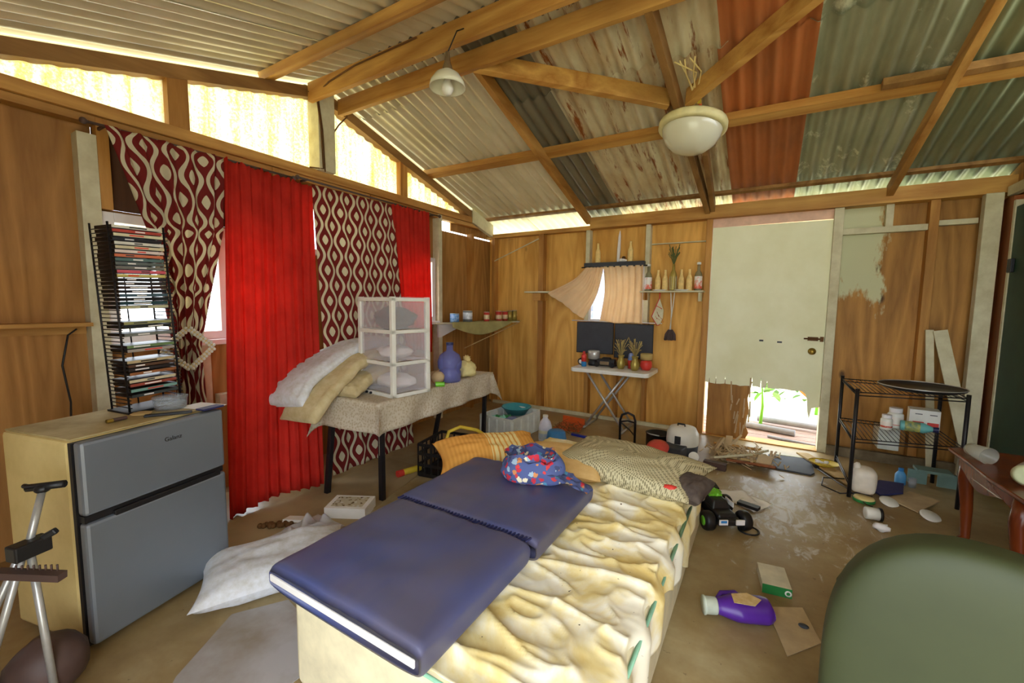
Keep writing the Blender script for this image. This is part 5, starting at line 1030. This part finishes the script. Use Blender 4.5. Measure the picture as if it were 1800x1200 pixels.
tag(B().lathe([(0, 0), (.055, 0), (.06, .02), (.03, .05), (0, .055)], (2.93, 3.10, .02), 20, (.3, -.6, .6)).build('helmet', 'card'), 'beige round dome lying against the bed behind the toy buggy', 'helmet')
tag(B().blob((2.90, 3.02, .06), .055, (1, .8, 1), .3, 3).build('cloth_scrap', 'green'), 'dark green scrap beside the bed behind the toy buggy', 'cloth')
b = B(); b.tube([(3.19+.055*math.cos(a*PI/10), 2.82+.055*math.sin(a*PI/10), .006) for a in range(20)], .0055, 6, closed=True); tag(b.build('rubber_ring', 'black'), 'thin black rubber ring on the floor in front of the toy buggy', 'ring')
for x, y, a, w_, d_, lb in ((3.06, 3.26, .5, .28, .2, 'white paper sheet on the floor behind the toy buggy, left of two'), (3.20, 3.22, 1.0, .2, .16, 'folded white paper on the floor behind the toy buggy, right of two')):
    b = B(); R_ = Matrix.Rotation(a, 3, 'Z'); b.grid(lambda u, v: Vector((x, y, .005))+R_@Vector(((u-.5)*w_, (v-.5)*d_, .018*abs(nz((u*3, v*2, x), 1.))+.03*max(0, u-.75))), 14, 10); tag(b.build('paper', 'paper', solid=.001), lb, 'paper')
# detergent bottle and cracker box
t = thing('detergent_bottle', 'purple detergent bottle with white cap lying on the floor', 'bottle')
def det(u, v):
    a = 2*PI*v; y = u; w_ = .075*min(1, .45+1.4*u)*(1-.5*max(0, u-.88)/.12*.6) if u > 0 else .03
    return (lerp(-.13, .13, u), math.cos(a)*w_*1.05, .055+math.sin(a)*.052*min(1, .6+u*1.2)*(1 if 0 < u < 1 else .6))
b = B(); b.grid(det, 24, 36); b.f.append(list(range(36, -1, -1))); b.sm.append(True); m = len(b.v); b.f.append([m-37+i for i in range(37)]); b.sm.append(True); b.build('body', 'purple', t)
b = B(); b.poly([(-.06, -.045, .109), (.03, -.06, .1105), (.08, -.01, .1105), (.03, .035, .1105), (-.05, .02, .109)], .002, (0, 0, 1)); b.build('paper_label', plain('tan_flower_label', (206, 170, 110), .5, scale=40, c2=(226, 200, 150)), t)
B().lathe([(0, 0), (.038, 0), (.04, .006), (.04, .05), (.044, .055), (.044, .062), (0, .062)], (-.125, 0, .055), 24, (-1, 0, 0)).build('cap', plain('pale_cap', (206, 214, 196), .4), t)
b = B(); b.tube([(.02, .07, .06), (.0, .10, .065), (-.07, .095, .06), (-.10, .055, .055)], .013, 8); b.build('handle', 'purple', t)
place(t, (3.19, 1.985, 0), math.radians(24)); t.scale = (.87, .87, .9)
t = thing('food_box', 'white and green food box lying on the floor', 'box'); B().lo((-.06, -.09, 0), (.06, .09, .045)).build('box', plain('dirty_white_card', (222, 214, 190), .7, scale=14), t, bevel=.002); B().lo((-.0602, -.0925, .0005), (.0602, -.0902, .0445)).build('end_panel', 'green', t); B().lathe([(.008, 0), (.014, 0), (.014, .002), (.008, .002)], (.045, -.0925, .022), 18, (0, -1, 0)).build('printed_ring', 'white_trim', t)
place(t, (3.31, 2.33, 0), math.radians(8))
tag(B().poly([(3.28, 2.12, .003), (3.42, 2.20, .003), (3.47, 2.0, .003), (3.35, 1.85, .003)], .003, (0, 0, 1)).build('cardboard', 'card'), 'dirty cardboard sheet on the floor by the olive chair', 'cardboard')
tag(B().blob((3.415, 2.06, .012), .014, (1.4, 1, .5)).build('pebble', 'dark_panel'), 'small grey lump on the cardboard by the olive chair', 'lump')
# left floor clutter
b = B(); b.grid(lambda u, v: (.86+.26*u, 1.25+.30*v, .02+.16*max(0, nz((u*4, v*4, 2), 1.)+.25)*(1-abs(2*u-1)**2)*(1-abs(2*v-1)**2)), 26, 26); tag(b.build('plastic_bag', 'bag'), 'crumpled clear plastic bag between the floor pillow and the table leg', 'bag')
t = thing('carton', 'flat white picture box on the floor at the near table leg', 'box', (1.0, 1.72, 0)); B().box((.98, 1.70, .035), (.26, .18, .07), rz=.5).build('box', 'paper', t); B().box((.98, 1.70, .0715), (.2, .13, .002), rz=.5).build('cover_picture', 'grunge', t)
t = thing('trinkets', 'string of dark brown beads on the floor by the red curtain', 'beads', (.72, 1.33, 0)); b = B(); rg = random.Random(31)
for i in range(16): b.blob((.70+i*.008+rg.uniform(-.01, .01), 1.30+i*.006+rg.uniform(-.02, .02), .016), .016, n=10, m=7)
b.build('beads', 'rust', t)
tag(B().box((.80, 1.44, .02), (.12, .08, .015), R=Matrix.Rotation(.5, 3, 'Z')@Matrix.Rotation(-.2, 3, 'X')).build('disc_case', 'paper'), 'white disc case lying by the brown beads on the floor', 'disc case')
b = B(); b.poly([(.2, YN+.1, .002), (1.10, .55, .002), (1.30, .95, .002), (1.18, 1.35, .002), (1.75, 1.0, .002), (1.75, .4, .002), (1.3, .1, .002)], .004, (0, 0, 1)) if False else b.poly([(1.30, .84, .001), (1.46, .58, .001), (1.83, .25, .001), (1.84, .95, .001), (1.42, 1.02, .001)], .003, (0, 0, 1)); tag(b.build('floor_mat', plain('pale_lino', (176, 172, 172), .6, scale=3, c2=(130, 112, 84))), 'pale grey floor sheet beside the bed below the white pillow', 'mat')
b = B(); b.poly([(.46, 1.05, .001), (1.25, 1.12, .001), (1.05, 1.88, .001), (.9, 2.5, .001), (.46, 2.5, .001)], .003, (0, 0, 1)); tag(b.build('floor_sheet', plain('tan_lino', (168, 146, 108), .7, scale=4)), 'tan floor sheet under the long table and red curtain', 'mat')
tag(B().tube([(1.0, .99, .006), (1.12, 1.03, .006), (1.2, 1.05, .006)], .005, 6).build('power_cord', 'black'), 'short black cord emerging at the refrigerator foot', 'cord')
